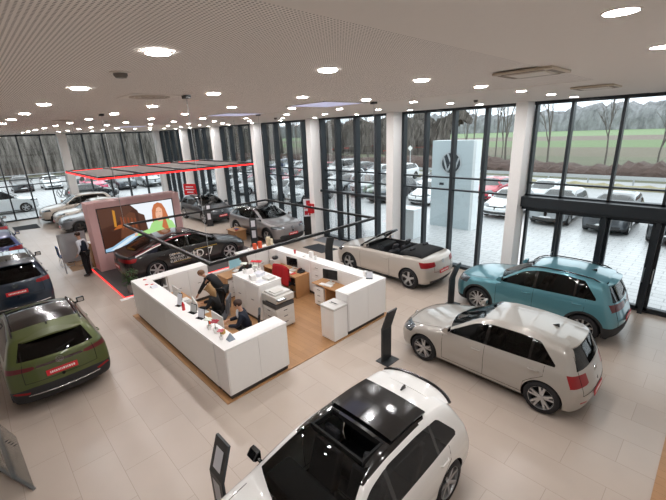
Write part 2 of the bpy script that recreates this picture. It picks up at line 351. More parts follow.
# ================================================================== CARS
def blur(xs, ys, sig):
    if sig <= 0: return ys
    d = xs[1]-xs[0]; k = int(3*sig/d)+1; g = np.exp(-.5*(np.arange(-k, k+1)*d/sig)**2); g /= g.sum()
    p = np.r_[np.full(k, ys[0]), ys, np.full(k, ys[-1])]
    return np.convolve(p, g, 'valid')
def curve(pts, sig, lo, hi, n=1200):
    xs = np.linspace(lo, hi, n); a = np.array(pts, float); ys = np.interp(xs, a[:, 0], a[:, 1])
    # linear continuation at the ends keeps slopes through the blur
    return xs, blur(xs, ys, sig)
def smax(a, b, k):
    h = np.maximum(k-np.abs(a-b), 0)/k
    return np.maximum(a, b) + h*h*k*.25
class Body:
    def __init__(s, c):
        s.L, s.W, s.c = c['L'], c['W'], c
        s.t = curve(c['top'], c.get('sig', .05), -.6, s.L+.6); s.n = curve(c['nose'], .03, 0, 2); s.r = curve(c['tail'], .025, 0, 2)
        s.b = curve(c['side'], .025, 0, 2); s.xm = c.get('xm', s.L*.58); s.crown = c.get('crown', .06); s.zb = c.get('zb', .19)
        s.p = curve(c.get('plan', [(0, .93), (.5, .985), (1.2, 1), (s.L-1.2, 1), (s.L-.4, .975), (s.L, .95)]), .08, -.6, s.L+.6)
        s.wrap = c.get('wrap', .07)
    def F(s, x, y, z):
        W = s.W; ay = np.abs(y); q = ay/W
        B = np.interp(z, *s.b)*W*np.interp(x, *s.p)
        for a in s.c['axles']: B = B + s.c.get('flare', .012)*np.exp(-((x-a)/.36)**2)*np.exp(-((z-.45)/.28)**2)
        B = B - .014*np.exp(-((z-.48)/.10)**2)*np.clip(1-((x-s.L*.5)/1.15)**2, 0, 1)
        xx = s.xm+(x-s.xm)*(1+s.wrap*q*q)
        T = np.interp(xx, *s.t) - s.crown*q*q
        k1 = s.c.get('k1', .10)
        f = smax(ay-B, (z-T)*.9, k1)
        f = smax(f, np.interp(z, *s.n) + s.c.get('nc', .30)*q**3 - x, .12)
        f = smax(f, x-(np.interp(z, *s.r) - s.c.get('rc', .2)*q**3), .09)
        f = smax(f, s.zb-z, .06)
        return f
    def solve(s, axis, p, lo, hi):
        p = np.array(p, float).copy(); a = np.full(len(p), lo, float); b = np.full(len(p), hi, float)
        for _ in range(26):
            m = (a+b)/2; p[:, axis] = m; ins = s.F(p[:, 0], p[:, 1], p[:, 2]) < 0
            a = np.where(ins, m, a); b = np.where(ins, b, m)
        return p
    def side(s, x, z, sg=1, off=0): p = s.solve(1, [(x, 0, z)], 0, 1.4)[0]; return Vector((p[0], sg*(p[1]+off), p[2]))
    def topp(s, x, y, off=0): p = s.solve(2, [(x, y, .6)], .6, 2.2)[0]; return Vector((p[0], p[1], p[2]+off))
    def front(s, y, z, off=0): p = s.solve(0, [(s.L/2, y, z)], s.L/2, -.6)[0]; return Vector((p[0]-off, p[1], p[2]))
    def rear(s, y, z, off=0): p = s.solve(0, [(s.L/2, y, z)], s.L/2, s.L+.6)[0]; return Vector((p[0]+off, p[1], p[2]))
def pip(px, py, poly):
    a = np.array(poly); n = len(a); ins = np.zeros(len(px), bool)
    for i in range(n):
        x0, y0 = a[i]; x1, y1 = a[(i+1) % n]
        if y0 == y1: continue
        c = ((y0 > py) != (y1 > py)) & (px < (x1-x0)*(py-y0)/(y1-y0)+x0); ins ^= c
    return ins
AX = {'S': (0, 2, 1), 'F': (1, 2, 0), 'R': (1, 2, 0), 'T': (0, 1, 2)}
def car_shell(B, regs, dens=(26, 130, 176)):
    ne, nm, nr = dens; c = B.c; L = B.L
    zc = .66; xa, xb = .9, L-.8
    h, wd = 1.15, 1.75
    per = []
    for i in range(nr):
        t = (i+.5)/nr*2*(h+wd)
        if t < wd: q = (-wd/2+t, -.42)
        elif t < wd+h: q = (wd/2, -.42+(t-wd))
        elif t < 2*wd+h: q = (wd/2-(t-wd-h), -.42+h)
        else: q = (-wd/2, -.42+h-(t-2*wd-h))
        per.append(q)
    per = np.array(per); per /= np.linalg.norm(per, axis=1)[:, None]
    rows = []
    for i in range(ne): a = (i+.6)/ne*PI/2; rows.append((xa, -math.cos(a), math.sin(a)))
    for i in range(nm): rows.append((xa+(xb-xa)*i/(nm-1), 0, 1))
    for i in range(ne): a = PI/2-(i+.4)/ne*PI/2; rows.append((xb, math.cos(a), math.sin(a)))
    rows = np.array(rows); NR = len(rows)
    O = np.zeros((NR, nr, 3)); O[:, :, 0] = rows[:, 0][:, None]; O[:, :, 2] = zc
    D = np.zeros((NR, nr, 3)); D[:, :, 0] = rows[:, 1][:, None]; D[:, :, 1] = rows[:, 2][:, None]*per[None, :, 0]; D[:, :, 2] = rows[:, 2][:, None]*per[None, :, 1]
    a = np.zeros((NR, nr)); b = np.full((NR, nr), 1.9)
    for _ in range(22):
        m = (a+b)/2; P = O+D*m[..., None]; ins = B.F(P[..., 0], P[..., 1], P[..., 2]) < 0
        a = np.where(ins, m, a); b = np.where(ins, b, m)
    P = O+D*((a+b)/2)[..., None]
    V = P.reshape(-1, 3).copy()
    def nbr(arr, ax, sh): return np.roll(arr, sh, ax)
    def mask(rg, V):
        mk = rg.get('mask'); x, y, z = V[:, 0], V[:, 1], V[:, 2]
        r = np.ones(len(V), bool)
        if mk: r = mk(x, np.abs(y), z)
        return r
    def pl(rg): return rg['poly'] if isinstance(rg['poly'], list) and isinstance(rg['poly'][0], tuple) and isinstance(rg['poly'][0][0], str) else [(rg['proj'], rg['poly'])]
    snapped = np.zeros(len(V), bool)
    for rg in regs:
        pls = pl(rg)
        for pi_, (pr, poly) in enumerate(pls):
            i0, i1, i2 = AX[pr]; ok = mask(rg, V) & ~snapped
            if pr in 'FRT':
                ay = np.abs(V[:, 1])
            for qi, (pr2, poly2) in enumerate(pls):
                if qi != pi_:
                    j0, j1, _ = AX[pr2]; a0 = np.abs(V[:, j0]) if j0 == 1 else V[:, j0]; a1 = np.abs(V[:, j1]) if j1 == 1 else V[:, j1]
                    ok &= pip(a0, a1, poly2)
            if pr == 'F': ok &= V[:, 0] < L*.5
            if pr == 'R': ok &= V[:, 0] > L*.5
            A = np.abs(V[:, i0]) if i0 == 1 else V[:, i0].copy(); C = np.abs(V[:, i1]) if i1 == 1 else V[:, i1].copy()
            G0 = A.reshape(NR, nr); G1 = C.reshape(NR, nr); h_ = np.zeros((NR, nr))
            for ax in (0, 1):
                for sh in (1, -1):
                    dd = np.hypot(G0-nbr(G0, ax, sh), G1-nbr(G1, ax, sh)); dd[dd > .3] = 0; h_ = np.maximum(h_, dd)
            thr = h_.reshape(-1)*.51
            idx = np.where(ok)[0]
            if not len(idx): continue
            pa, pc = A[idx], C[idx]; best = np.full(len(idx), 9.); bx = pa.copy(); bz = pc.copy()
            ar = np.array(poly, float)
            for i in range(len(ar)):
                p0 = ar[i]; p1 = ar[(i+1) % len(ar)]; d = p1-p0; l2 = d@d
                if l2 < 1e-9: continue
                t = np.clip(((pa-p0[0])*d[0]+(pc-p0[1])*d[1])/l2, 0, 1); qx = p0[0]+t*d[0]; qz = p0[1]+t*d[1]; ds = np.hypot(pa-qx, pc-qz)
                u = ds < best; best = np.where(u, ds, best); bx = np.where(u, qx, bx); bz = np.where(u, qz, bz)
            s_ = best < thr[idx]; ii = idx[s_]
            if not len(ii): continue
            N0 = V[ii].copy(); sg = np.sign(V[ii, 1]); sg[sg == 0] = 1
            Q = V[ii].copy(); Q[:, i0] = bx[s_]*(sg if i0 == 1 else 1); Q[:, i1] = bz[s_]*(sg if i1 == 1 else 1)
            # back onto the surface along the projection axis
            lo = Q.copy(); hi = Q.copy(); out = np.sign(N0[:, i2]-(L/2 if i2 == 0 else (zc if i2 == 2 else 0)))
            w9 = .22 if pr == 'S' else .10; lo[:, i2] -= out*w9; hi[:, i2] += out*w9
            fl = B.F(*lo.T); fh = B.F(*hi.T); br_ = (fl < 0) & (fh > 0)
            for _ in range(18):
                md = (lo+hi)/2; ins = B.F(*md.T) < 0; lo = np.where(ins[:, None], md, lo); hi = np.where(ins[:, None], hi, md)
            Q = np.where(br_[:, None], (lo+hi)/2, Q)
            V[ii] = Q; snapped[ii] = True
    e = 2e-3
    g = np.stack([B.F(V[:, 0]+e*(k == 0), V[:, 1]+e*(k == 1), V[:, 2]+e*(k == 2)) - B.F(V[:, 0]-e*(k == 0), V[:, 1]-e*(k == 1), V[:, 2]-e*(k == 2)) for k in range(3)], 1)
    g /= np.maximum(np.linalg.norm(g, axis=1), 1e-9)[:, None]
    i = np.arange(NR-1)[:, None]*nr; j = np.arange(nr)[None, :]; j2 = (j+1) % nr
    q = np.stack([i+j, i+j2, i+nr+j2, i+nr+j], -1).reshape(-1, 4)
    dg = snapped[q[:, 1]] & snapped[q[:, 3]] & ~(snapped[q[:, 0]] & snapped[q[:, 2]])
    t1 = np.where(dg[:, None], q[:, [0, 1, 3]], q[:, [0, 1, 2]]); t2 = np.where(dg[:, None], q[:, [1, 2, 3]], q[:, [0, 2, 3]])
    tri = np.concatenate([t1, t2])
    c0 = np.array([[j for j in range(nr-1, -1, -1)]]); cen = V[tri].mean(1)
    lab = np.full(len(tri), -1)
    for k, rg in enumerate(regs):
        m = mask(rg, cen) & (lab < 0)
        for pr, poly in pl(rg):
            i0, i1, _ = AX[pr]; A = np.abs(cen[:, i0]) if i0 == 1 else cen[:, i0]; C = np.abs(cen[:, i1]) if i1 == 1 else cen[:, i1]
            m &= pip(A, C, poly)
            if pr == 'F': m &= cen[:, 0] < L*.5
            if pr == 'R': m &= cen[:, 0] > L*.5
        lab[m] = k
    return V, g, tri, lab
def sub_mesh(name, V, N, tri, m, parent, flip=True):
    if len(tri) == 0: return None
    u, inv = np.unique(tri, return_inverse=True); f = inv.reshape(-1, 3)
    v = V[u]; n = N[u]
    a = v[f]; fn = np.cross(a[:, 1]-a[:, 0], a[:, 2]-a[:, 0]); ok = np.linalg.norm(fn, axis=1) > 1e-9; f = f[ok]; fn = fn[ok]
    sg = (fn*n[f[:, 0]]).sum(1) < 0; f[sg] = f[sg][:, ::-1]
    me = bpy.data.meshes.new(name); me.from_pydata(v.tolist(), [], f.tolist()); me.materials.append(m)
    me.polygons.foreach_set('use_smooth', [True]*len(me.polygons)); me.update()
    me.normals_split_custom_set_from_vertices(n.tolist())
    o = bpy.data.objects.new(name, me); COL.objects.link(o); o.parent = parent
    return o
RUB = mat('tyre_rubber', '#17171a', .75); RIMD = mat('wheel_dark', '#1c1c1f', .4, metal=.4); RIMS = mat('wheel_silver', '#c3c4c6', .28, metal=.85); RIMB = mat('wheel_black_gloss', '#17181a', .2, coat=.5)
BLK = mat('gloss_black_trim', '#0b0b0c', .15, coat=.6); CLAD = mat('black_plastic_cladding', '#232426', .65); UND = mat('car_underside', '#0c0c0d', .9)
RED = mat('red_tail_lamp', '#8e0d14', .3, coat=.25, spec=.3); LAMPG = mat('headlamp_glass', '#5d646a', .1, metal=.5, coat=1.); CHR = mat('chrome', '#c9cbcd', .15, metal=1.)
PLR = mat('red_number_plate', '#c8222c', .4); PLW = mat('plate_marks', '#f3ece8', .5); SEAT = mat('dark_seat_fabric', '#26262a', .8); DASH = mat('dashboard_plastic', '#1a1a1c', .6)
CGL = glassmat('car_glass', (.42, .46, .46), 1.0, 1.5); CGD = glassmat('privacy_car_glass', (.10, .11, .11), 1.0, 1.5); CGO = mat('opaque_dark_car_glass', '#0d1114', .06, coat=1.)
def circ(cx, cz, r, n=28): return [(cx+r*math.cos(2*PI*i/n), cz+r*math.sin(2*PI*i/n)) for i in range(n)]
def wheel(parent, x, y, r, side, rimk, spokes=5, width=.20, lo=False):
    s = side; n = 16 if lo else 36; y0 = y-s*width/2
    P = [(r*.70, -width/2), (r*.93, -width/2), (r*.985, -width*.38), (r, -width*.2), (r, width*.2), (r*.985, width*.38), (r*.93, width/2), (r*.72, width/2-.004), (r*.70, width/2-.02)]
    t = MB().lathe([(a, b) for a, b in P], n, 'y', cap=False).build('wheel', RUB, parent, smooth=True, loc=(x, y, r))
    rm = MB(); R = r*.72; o_ = s*width/2
    rm.mi = 0; rm.lathe([(R, o_-s*.002), (R*.95, o_-s*.004), (R*.93, o_-s*.03), (R*.93, o_-s*.12)], n, 'y', cap=False)
    rm.mi = 1; rm.lathe([(R*.94, o_-s*.09), (.01, o_-s*.09)], n, 'y', cap=False)
    if lo: rm.mi = 0
    ns = spokes; twin = rimk in ('twin', 'black')
    for k in range(ns):
        a0 = 2*PI*k/ns+.3
        offs = (-.17, .17) if twin else (0,)
        for da in offs:
            a = a0; w0, w1 = (.026, .018) if twin else (.036, .026)
            w0 *= r/.33*5/ns**.9*.85; w1 *= r/.33*5/ns**.9*.85
            def pt(rad, ang, lat, dep): return (rad*math.cos(ang)-lat*math.sin(ang), o_-s*dep, rad*math.sin(ang)+lat*math.cos(ang))
            A = a+da*.25; E = a+da*(1.15 if ns <= 6 else .8)
            vs = [pt(R*.12, A, -w0, .028), pt(R*.12, A, w0, .028), pt(R*.96, E, w1, .008), pt(R*.96, E, -w1, .008), pt(R*.12, A, -w0, .06), pt(R*.12, A, w0, .06), pt(R*.96, E, w1, .045), pt(R*.96, E, -w1, .045)]
            rm.mi = 0; rm.add(vs, [(0,1,2,3),(7,6,5,4),(0,4,5,1),(1,5,6,2),(2,6,7,3),(3,7,4,0)])
        if rimk == 'twotone':
            rm.mi = 1; A = a0+PI/ns; vs = [pt(R*.3, A, -.03, .03), pt(R*.3, A, .03, .03), pt(R*.94, A, .06, .02), pt(R*.94, A, -.06, .02)]; rm.add(vs, [(0, 1, 2, 3)])
    rm.mi = 0; rm.lathe([(R*.2, o_-s*.05), (R*.2, o_-s*.018), (R*.12, o_-s*.012), (.001, o_-s*.012)], 16, 'y', cap=False)
    rm.build('rim', [RIMB if rimk == 'black' else RIMS, RIMD], t)
    return t
def emblem(name, parent, p, nrm, up, r, m, m2=None, depth=.006):
    """round badge with two nested angular strokes, facing nrm"""
    nrm = Vector(nrm).normalized(); up = Vector(up); up = (up-nrm*up.dot(nrm)).normalized(); rt = up.cross(nrm)
    b = MB()
    def W(u, v, d=0): return Vector(p)+rt*u*r+up*v*r+nrm*d
    n = 32
    ring = [];
    for i in range(n):
        a = 2*PI*i/n; ring.append((W(math.cos(a), math.sin(a), depth), W(.88*math.cos(a), .88*math.sin(a), depth), W(math.cos(a), math.sin(a), 0), W(.88*math.cos(a), .88*math.sin(a), 0)))
    for i in range(n):
        q = ring[i]; q2 = ring[(i+1) % n]; b.add([q[0], q2[0], q2[1], q[1], q[2], q2[2], q2[3], q[3]], [(0,1,2,3),(0,4,5,1),(3,2,6,7)])
    def stroke(pts, w_):
        for (a0, a1) in zip(pts, pts[1:]):
            d = Vector((a1[0]-a0[0], a1[1]-a0[1])); d.normalize(); e_ = Vector((-d.y, d.x))*w_/2
            c = [W(a0[0]-e_.x, a0[1]-e_.y, depth), W(a1[0]-e_.x, a1[1]-e_.y, depth), W(a1[0]+e_.x, a1[1]+e_.y, depth), W(a0[0]+e_.x, a0[1]+e_.y, depth)]
            c2 = [q-nrm*depth for q in c]; b.add(c+c2, [(0,1,2,3),(0,4,5,1),(1,5,6,2),(2,6,7,3),(3,7,4,0)])
    stroke([(-.36, .80), (0, .02), (.36, .80)], .15)
    stroke([(-.74, .46), (-.34, -.76), (0, -.06), (.34, -.76), (.74, .46)], .15)
    o = b.build(name, m, parent)
    if m2:
        d = MB(); d.add([W(.97*math.cos(2*PI*i/n), .97*math.sin(2*PI*i/n), depth*.3) for i in range(n)], [tuple(range(n))]); d.build('badge_disc', m2, o)
    return o
def build_car(c, pm, name='car'):
    """local frame: x=0 front bumper, +x to the rear, z up, wheels on z=0"""
    B = Body(c); L, W = c['L'], c['W']; lo = c.get('lo', False); ax = c['axles']; wr = c['wr']; hi = not lo
    root = empty(name)
    zb0, zb1 = c['belt']; xa, xd, xt = c['dlo']; off = c.get('dloff', .11)
    def ztop(x): return float(B.topp(x, W*.62).z)-off*.55
    def dlo(o):
        top = []
        for x in np.linspace(xa-.2, xd+.3, 60):
            z = ztop(x)+o*.9; zbl = zb0+(zb1-zb0)*(x-xa)/(xd-xa)-o
            # rear cut
            tt = (x-(xt+o))/max(xd-xt, 1e-3); zr = 9
            if x > xt+o: zr = c['H']-.12-tt*(c['H']-.12-zb1)
            z = min(z, zr)
            if z > zbl+.01: top.append((x, z))
        x0, x1 = top[0][0], top[-1][0]; bl = lambda x: zb0+(zb1-zb0)*(x-xa)/(xd-xa)-o
        return [(x0, bl(x0))]+top+[(x1, bl(x1))]
    side = lambda x, y, z: (y > W*.45)
    regs = []; regmeta = []
    def R(part, m, proj, poly, msk=None): regs.append(dict(part=part, mat=m, proj=proj, poly=poly, mask=msk))
    Ra = wr+c.get('arch', .045)
    for a in ax: R('REMOVE', None, 'S', circ(a, wr+.0, Ra, 32 if hi else 18), lambda x, y, z: y > W*.5)
    D = None if c.get('open') else dlo(0); xB = c['xB']; gl = CGL if hi else CGO; glr = (CGD if c.get('privacy') else CGL) if hi else CGO
    pw = .03
    def clipx(poly, x0, x1):   # clip convex-ish dlo polygon by vertical lines
        o = []
        n = len(poly)
        for (xl, sg) in ((x0, 1), (x1, -1)):
            src = poly if sg == 1 else o; res = []
            for i in range(len(src)):
                p, q = src[i], src[(i+1) % len(src)]
                pi_, qi_ = sg*(p[0]-xl) >= 0, sg*(q[0]-xl) >= 0
                if pi_: res.append(p)
                if pi_ != qi_: t = (xl-p[0])/(q[0]-p[0]); res.append((xl, p[1]+t*(q[1]-p[1])))
            o = res
        return o
    xC = c.get('xC'); 
    if not c.get('open'):
        if lo:
            R('side_window', gl, 'S', D, lambda x, y, z: (y > W*.4))
        else:
            R('front_side_window', gl, 'S', clipx(D, xa-.3, xB-pw), side)
            if c.get('two_door'): R('rear_side_window', glr, 'S', clipx(D, xB+pw, xd+.4), side)
            else:
                R('rear_side_window', glr, 'S', clipx(D, xB+pw, (xC or xd)-.0), side)
                if xC: R('quarter_window', glr, 'S', clipx(D, xC+.05, xd+.4), side)
            if xC: R('pillar_trim', BLK, 'S', clipx(D, xa-.3, (xB+xC)/2), side); R('rear_pillar_trim', BLK, 'S', clipx(D, (xB+xC)/2, xd+.4), side)
            else: R('pillar_trim', BLK, 'S', dlo(0), side)
        # windscreen and rear window
        zs0, zs1 = c['ws']; zz = np.linspace(zs0, zs1, 8)
        def edge(z, fr, ins):
            x = float((B.front if fr else B.rear)(.3, z).x); w_ = float(B.solve(1, [(x, 0, z-.0)], 0, 1.2)[0][1])
            return max(w_-ins, .2)
        bw = lambda z: W*float(np.interp(z, *B.b))
        wi = c.get('wsin', .125)
        pws = [(-.01, zs0-.03)]+[(bw(z)-wi, z) for z in zz]+[(-.01, zs1+.02)]
        R('windscreen', gl, 'F', pws, lambda x, y, z: (x > .5))
        zr0, zr1 = c['rw']; zz = np.linspace(zr0, zr1, 6); ri = c.get('rwin', .16)
        prw = [(-.01, zr0-.015)]+[(bw(z)-ri-.03*(zr1-z), z) for z in zz]+[(-.01, zr1+.01)]
        R('rear_window', CGD if hi else CGO, 'R', prw, lambda x, y, z: (x > L-c.get('rwx', 1.3)))
    if c.get('roofpanel') and hi:
        x0, x1, yy = c['roofpanel']; R('roof_panel', BLK, 'T', [(x0, -.01), (x0, yy-.05), (x0+.08, yy), (x1-.05, yy), (x1, yy-.04), (x1, -.01)], lambda x, y, z: z > c['H']-.25)
    if c.get('blackroof'): x0, x1 = c['blackroof']; R('roof_skin', BLK, 'S', [(x0, c['H']-.14), (x1, c['H']-.14), (x1, 2), (x0, 2)])
    for rg in c.get('regs', []):
        if lo and rg[0] in ('bonnet', 'door'): continue
        R(rg[0], rg[1], rg[2], rg[3], rg[4] if len(rg) > 4 else None)
    if c.get('clad'):
        zc = c['clad']
        for a in ax: R('wheel_arch_trim', CLAD, 'S', circ(a, wr, Ra+.055, 32 if hi else 18), side)
        R('lower_cladding', CLAD, 'S', [(-1, -1), (9, -1), (9, zc), (ax[1]+.3, zc), (ax[1]+.3, zc-.08), (ax[0]-.3, zc-.08), (ax[0]-.3, zc), (-1, zc)])
    else: R('sill_trim', CLAD, 'S', [(-1, -1), (9, -1), (9, c.get('sill', .235)), (-1, c.get('sill', .235))])
    bl = lambda x: zb0+(zb1-zb0)*(x-xa)/(xd-xa)-.024
    zt = .30 if not c.get('clad') else c['clad']+.02
    if hi and not c.get('open'):
        xf0 = ax[0]+wr+.16
        xf = c.get('doorx', xf0); xr_ = c.get('doorr', ax[1]-.02)
        R('door', pm, 'S', [(xf, zt), (xB, zt), (xB, bl(xB)), (xf, bl(xf))], side)
        if not c.get('two_door'): R('door', pm, 'S', [(xB, zt), (ax[1]-.36, zt), (ax[1]-.33, .55), (xr_, .78), (xr_, bl(xr_)), (xB, bl(xB))], side)
    V, N, tri, lab = car_shell(B, regs, c.get('dens', (26, 130, 176)) if hi else (10, 30, 56))
    groups = {}
    for k, rg in enumerate(regs):
        if rg['part'] == 'REMOVE': continue
        groups.setdefault((rg['part'], rg['mat'].name, k if rg['part'] in ('door',) else 0), []).append(k)
    if c.get('cut'):     # open top: drop everything above the cut inside the cabin outline
        cen = V[tri].mean(1); m = c['cut'](cen[:, 0], np.abs(cen[:, 1]), cen[:, 2]); lab[m & (lab < 0)] = 999
    sub_mesh('body', V, N, tri[lab == -1], pm, root)
    for (part, mn, k0), ks in groups.items():
        t = tri[np.isin(lab, ks)]
        if not len(t): continue
        y = V[t].mean(1)[:, 1]
        m_ = regs[ks[0]]['mat']
        if part in ('door', 'front_side_window', 'rear_side_window', 'quarter_window', 'headlamp', 'tail_lamp', 'pillar_trim', 'rear_pillar_trim', 'wheel_arch_trim', 'rear_reflector', 'dark_red_roof_arch') and hi:
            for sg in (-1, 1):
                tt = t[y*sg > 0]; o = sub_mesh(part, V, N, tt, m_, root)
                if part == 'door' and o:
                    cx = V[tt].mean((0, 1)); xs = V[tt][..., 0]; hx = float(xs.max())-.17; zh = bl(hx)-.13; p = B.side(hx, zh, sg)
                    pts = [(hx-.09, p.y-sg*.005, zh), (hx-.07, p.y+sg*.022, zh), (hx+.07, p.y+sg*.022, zh+.004), (hx+.09, p.y-sg*.005, zh+.004)]
                    MB().tube(pts, .014, 8).build('door_handle', pm, o, smooth=True)
        else: sub_mesh(part, V, N, t, m_, root)
    # wheels, wells
    ks_ = c.get('rim', 'twin')
    trk = W-.125
    for a in ax:
        for sg in (-1, 1):
            wheel(root, a, sg*trk, wr, sg, ks_, c.get('spokes', 5), .21, lo)
            if hi:
                mb = MB(); n_ = 20; v = []
                for i in range(n_+1):
                    t = -.35+(PI+.7)*i/n_; ca, sa = math.cos(t)*(Ra+.004), math.sin(t)*(Ra+.004)
                    ye = B.side(a+ca, max(wr+sa, .22), 1).y-.012
                    v += [(a+ca, sg*ye, wr+sa), (a+ca, sg*.55, wr+sa)]
                mb.add(v, [(2*i, 2*i+2, 2*i+3, 2*i+1) for i in range(n_)]); mb.add([v[2*i+1] for i in range(n_+1)], [tuple(range(n_+1))])
                mb.build('wheel_well', UND, root, smooth=False)
    MB().box(.4, L-.4, -W*.82, W*.82, .17, .24).build('underbody', UND, root)
    # mirrors
    if not c.get('nomirror'):
        mx_, mz = c.get('mirror', (xa+.22, zb0+.05))
        for sg in (-1, 1):
            p = B.side(mx_, min(mz, zb0+.02), sg); o = MB(); o.prism([(mx_-.10, mz+.03), (mx_-.06, mz-.01), (mx_+.035, mz-.015), (mx_+.035, mz+.125), (mx_-.03, mz+.12)], p.y+sg*.01, p.y+sg*.18, 'y')
            o.tube([(mx_, p.y-sg*.03, mz-.015), (mx_-.01, p.y+sg*.06, mz+.02)], .03, 6)
            q = o.build('wing_mirror', c.get('mirm', pm), root, bevel=.025 if hi else 0)
            if hi: MB().box(mx_+.034, mx_+.038, min(p.y+sg*.035, p.y+sg*.155), max(p.y+sg*.035, p.y+sg*.155), mz+.01, mz+.10).build('mirror_glass', CHR, q)
    if hi:
        sr = .0045
        def line(pts): MB().tube(pts, sr, 4).build('shut_line', UND, root)
        if not c.get('open'):
            xf = c.get('doorx', ax[0]+wr+.16); xr_ = c.get('doorr', ax[1]-.02)
        else: xf, xr_ = c['doorx'], c['doorr']
        bl = lambda x: zb0+(zb1-zb0)*(x-xa)/(xd-xa)-.024
        for sg in (-1, 1):
            line([B.side(xf, z, sg) for z in np.linspace(zt, bl(xf), 9)])
            line([B.side(xB if not c.get('open') else xr_, z, sg) for z in np.linspace(zt, bl(xB), 9)])
            if not c.get('two_door') and not c.get('open'):
                line([B.side(*q, sg) for q in [(ax[1]-.36, zt), (ax[1]-.355, .42), (ax[1]-.33, .55), (ax[1]-.2, .66), (xr_, .78), (xr_, .88), (xr_, bl(xr_))]])
            line([B.side(x, zt, sg) for x in np.linspace(xf, (ax[1]-.36) if not c.get('open') else xr_, 16)])
        # bonnet edges
        bx0, bx1, by = c.get('bonnet', (.28, ax[0]+.42, W*.80))
        for sg in (-1, 1): line([B.topp(x, sg*by*(.86+.14*min(1, (x-bx0)/.5)), .001) for x in np.linspace(bx0, bx1, 14)])
        line([B.topp(bx0-.03*(1-abs(t)), t*by*.86, .001) for t in np.linspace(-1, 1, 13)])
        if not c.get('notail'):
            tz0, tz1, ty = c.get('gate', (.50, c['rw'][1] if 'rw' in c else .95, W*.72))
            for sg in (-1, 1): line([B.rear(sg*ty*(1 if z < .9 else 1-.35*(z-.9)), z, .001) for z in np.linspace(tz0, tz1*.93, 9)])
            line([B.rear(t*ty, tz0, .001) for t in np.linspace(-1, 1, 11)])
        # cabin
        fl = MB(); fl.box(ax[0]+.25, L-.5, -W*.80, W*.80, .24, .30); fl.build('cabin_floor', SEAT, root)
        dx = c.get('dash', ax[0]+.62)
        d = MB(); d.box(dx, dx+.42, -W*.78, W*.78, .62, zb0-.02); d.build('dashboard', DASH, root, bevel=.05)
        st = MB(); st.lathe([(.175, 0), (.19, .012), (.175, .024), (.165, .012), (.175, 0)], 20, 'x', cap=False); st.box(-.0, .02, -.17, .17, -.02, .02); st.box(0, .02, -.02, .02, -.17, 0)
        q = st.build('steering_wheel', DASH, root, smooth=False, loc=(dx+.5, -.36, zb0-.07)); q.rotation_euler = (0, -.45, 0)
        def seat(x, y, w_=.5, hr=True):
            s_ = MB(); s_.box(x-.26, x+.26, y-w_/2, y+w_/2, .32, .50)
            M = Matrix.Translation((x+.25, y, .48)) @ Matrix.Rotation(.32, 4, 'Y')
            t_ = MB().box(-.07, .07, -w_/2, w_/2, 0, .58).xf(M); s_.add(t_.v, t_.f)
            if hr:
                for yy in ((0,) if w_ < .7 else (-.38, .38)): h_ = MB().box(-.05, .05, yy-.13, yy+.13, .62, .80).xf(M); s_.add(h_.v, h_.f)
            s_.build('car_seat', SEAT, root, bevel=.035)
        sx = c.get('seat', xB-.35)
        for sg in (-1, 1): seat(sx, sg*.36)
        seat(c.get('rseat', sx+.85), 0, 1.2)
        # plates
        pz = c.get('platez', .62); r_ = c.get('plate_rear', True)
        def plate(pos, nx):
            p = MB().box(-.006, .006, -.26, .26, -.057, .057).build('number_plate', PLR, root, bevel=.004, loc=pos)
            t = MB(); rnd = random.Random(3)
            y = -.2
            while y < .2: w_ = rnd.uniform(.012, .03); t.box(nx*.006, nx*.0085, y, y+w_, -.02, .022); y += w_+.012
            t.build('plate_lettering', PLW, p); p.rotation_euler = (0, nx*c.get('platetilt', .12)*-1, 0)
        if r_: q = B.rear(0, pz); plate((q.x+.012, 0, pz), 1)
        if c.get('plate_front', True): q = B.front(0, c.get('platefz', .42)); plate((q.x-.012, 0, c.get('platefz', .42)), -1)
        ez = c.get('embz', .82); q = B.rear(0, ez)
        nr_ = Vector((1, 0, .15)); emblem('badge', root, q+Vector((.004, 0, 0)), nr_, (0, 0, 1), .065, CHR)
        ez = c.get('embfz', .66); q = B.front(0, ez); emblem('badge', root, q-Vector((.004, 0, 0)), (-1, 0, .35), (0, 0, 1), .065, CHR)
        # rear wiper & antenna
        if not c.get('open') and c.get('wiper', True):
            z0 = c['rw'][0]+.03; a_ = B.rear(0, z0, .012); b_ = B.rear(.32, z0+.06, .012); MB().tube([a_, b_], .008, 5).build('rear_wiper', UND, root)
        if not c.get('open'):
            xq = c.get('antx', L-.85); q = B.topp(xq, 0); MB().prism([(xq-.09, q.z-.01), (xq+.06, q.z-.01), (xq+.05, q.z+.055), (xq+.02, q.z+.05)], -.015, .015, 'y').build('roof_antenna', BLK, root, bevel=.005)
        if c.get('rails'):
            x0, x1 = c['rails']
            for sg in (-1, 1):
                yy = sg*c.get('railw', W*.66); xs = np.linspace(x0, x1, 14); pts = [B.topp(x, yy, .035 if 0 < i < 13 else -.005) for i, x in enumerate(xs)]
                MB().tube(pts, .016, 6).build('roof_rail', c.get('railm', BLK), root, smooth=True)
        if c.get('spoiler'):
            x0, x1, yy, z_, dz = c['spoiler']; n_ = 14; v = []; f = []
            for i in range(n_+1):
                t = -1+2*i/n_; y_ = t*yy; zz_ = z_-.055*t*t; xx = x1-.10*t**4-.03*t*t
                v += [(x0, y_, zz_+.005), (xx, y_, zz_-dz), (xx, y_, zz_-dz-.03), (x0, y_, zz_-.05)]
            for i in range(n_):
                k = 4*i
                for a_ in range(4): f.append((k+a_, k+(a_+1) % 4, k+4+(a_+1) % 4, k+4+a_))
            f += [(0, 1, 2, 3), (4*n_+3, 4*n_+2, 4*n_+1, 4*n_)]
            MB().add(v, f).build('roof_spoiler', c.get('spoilm', pm), root, angle=.6)
    return root, B
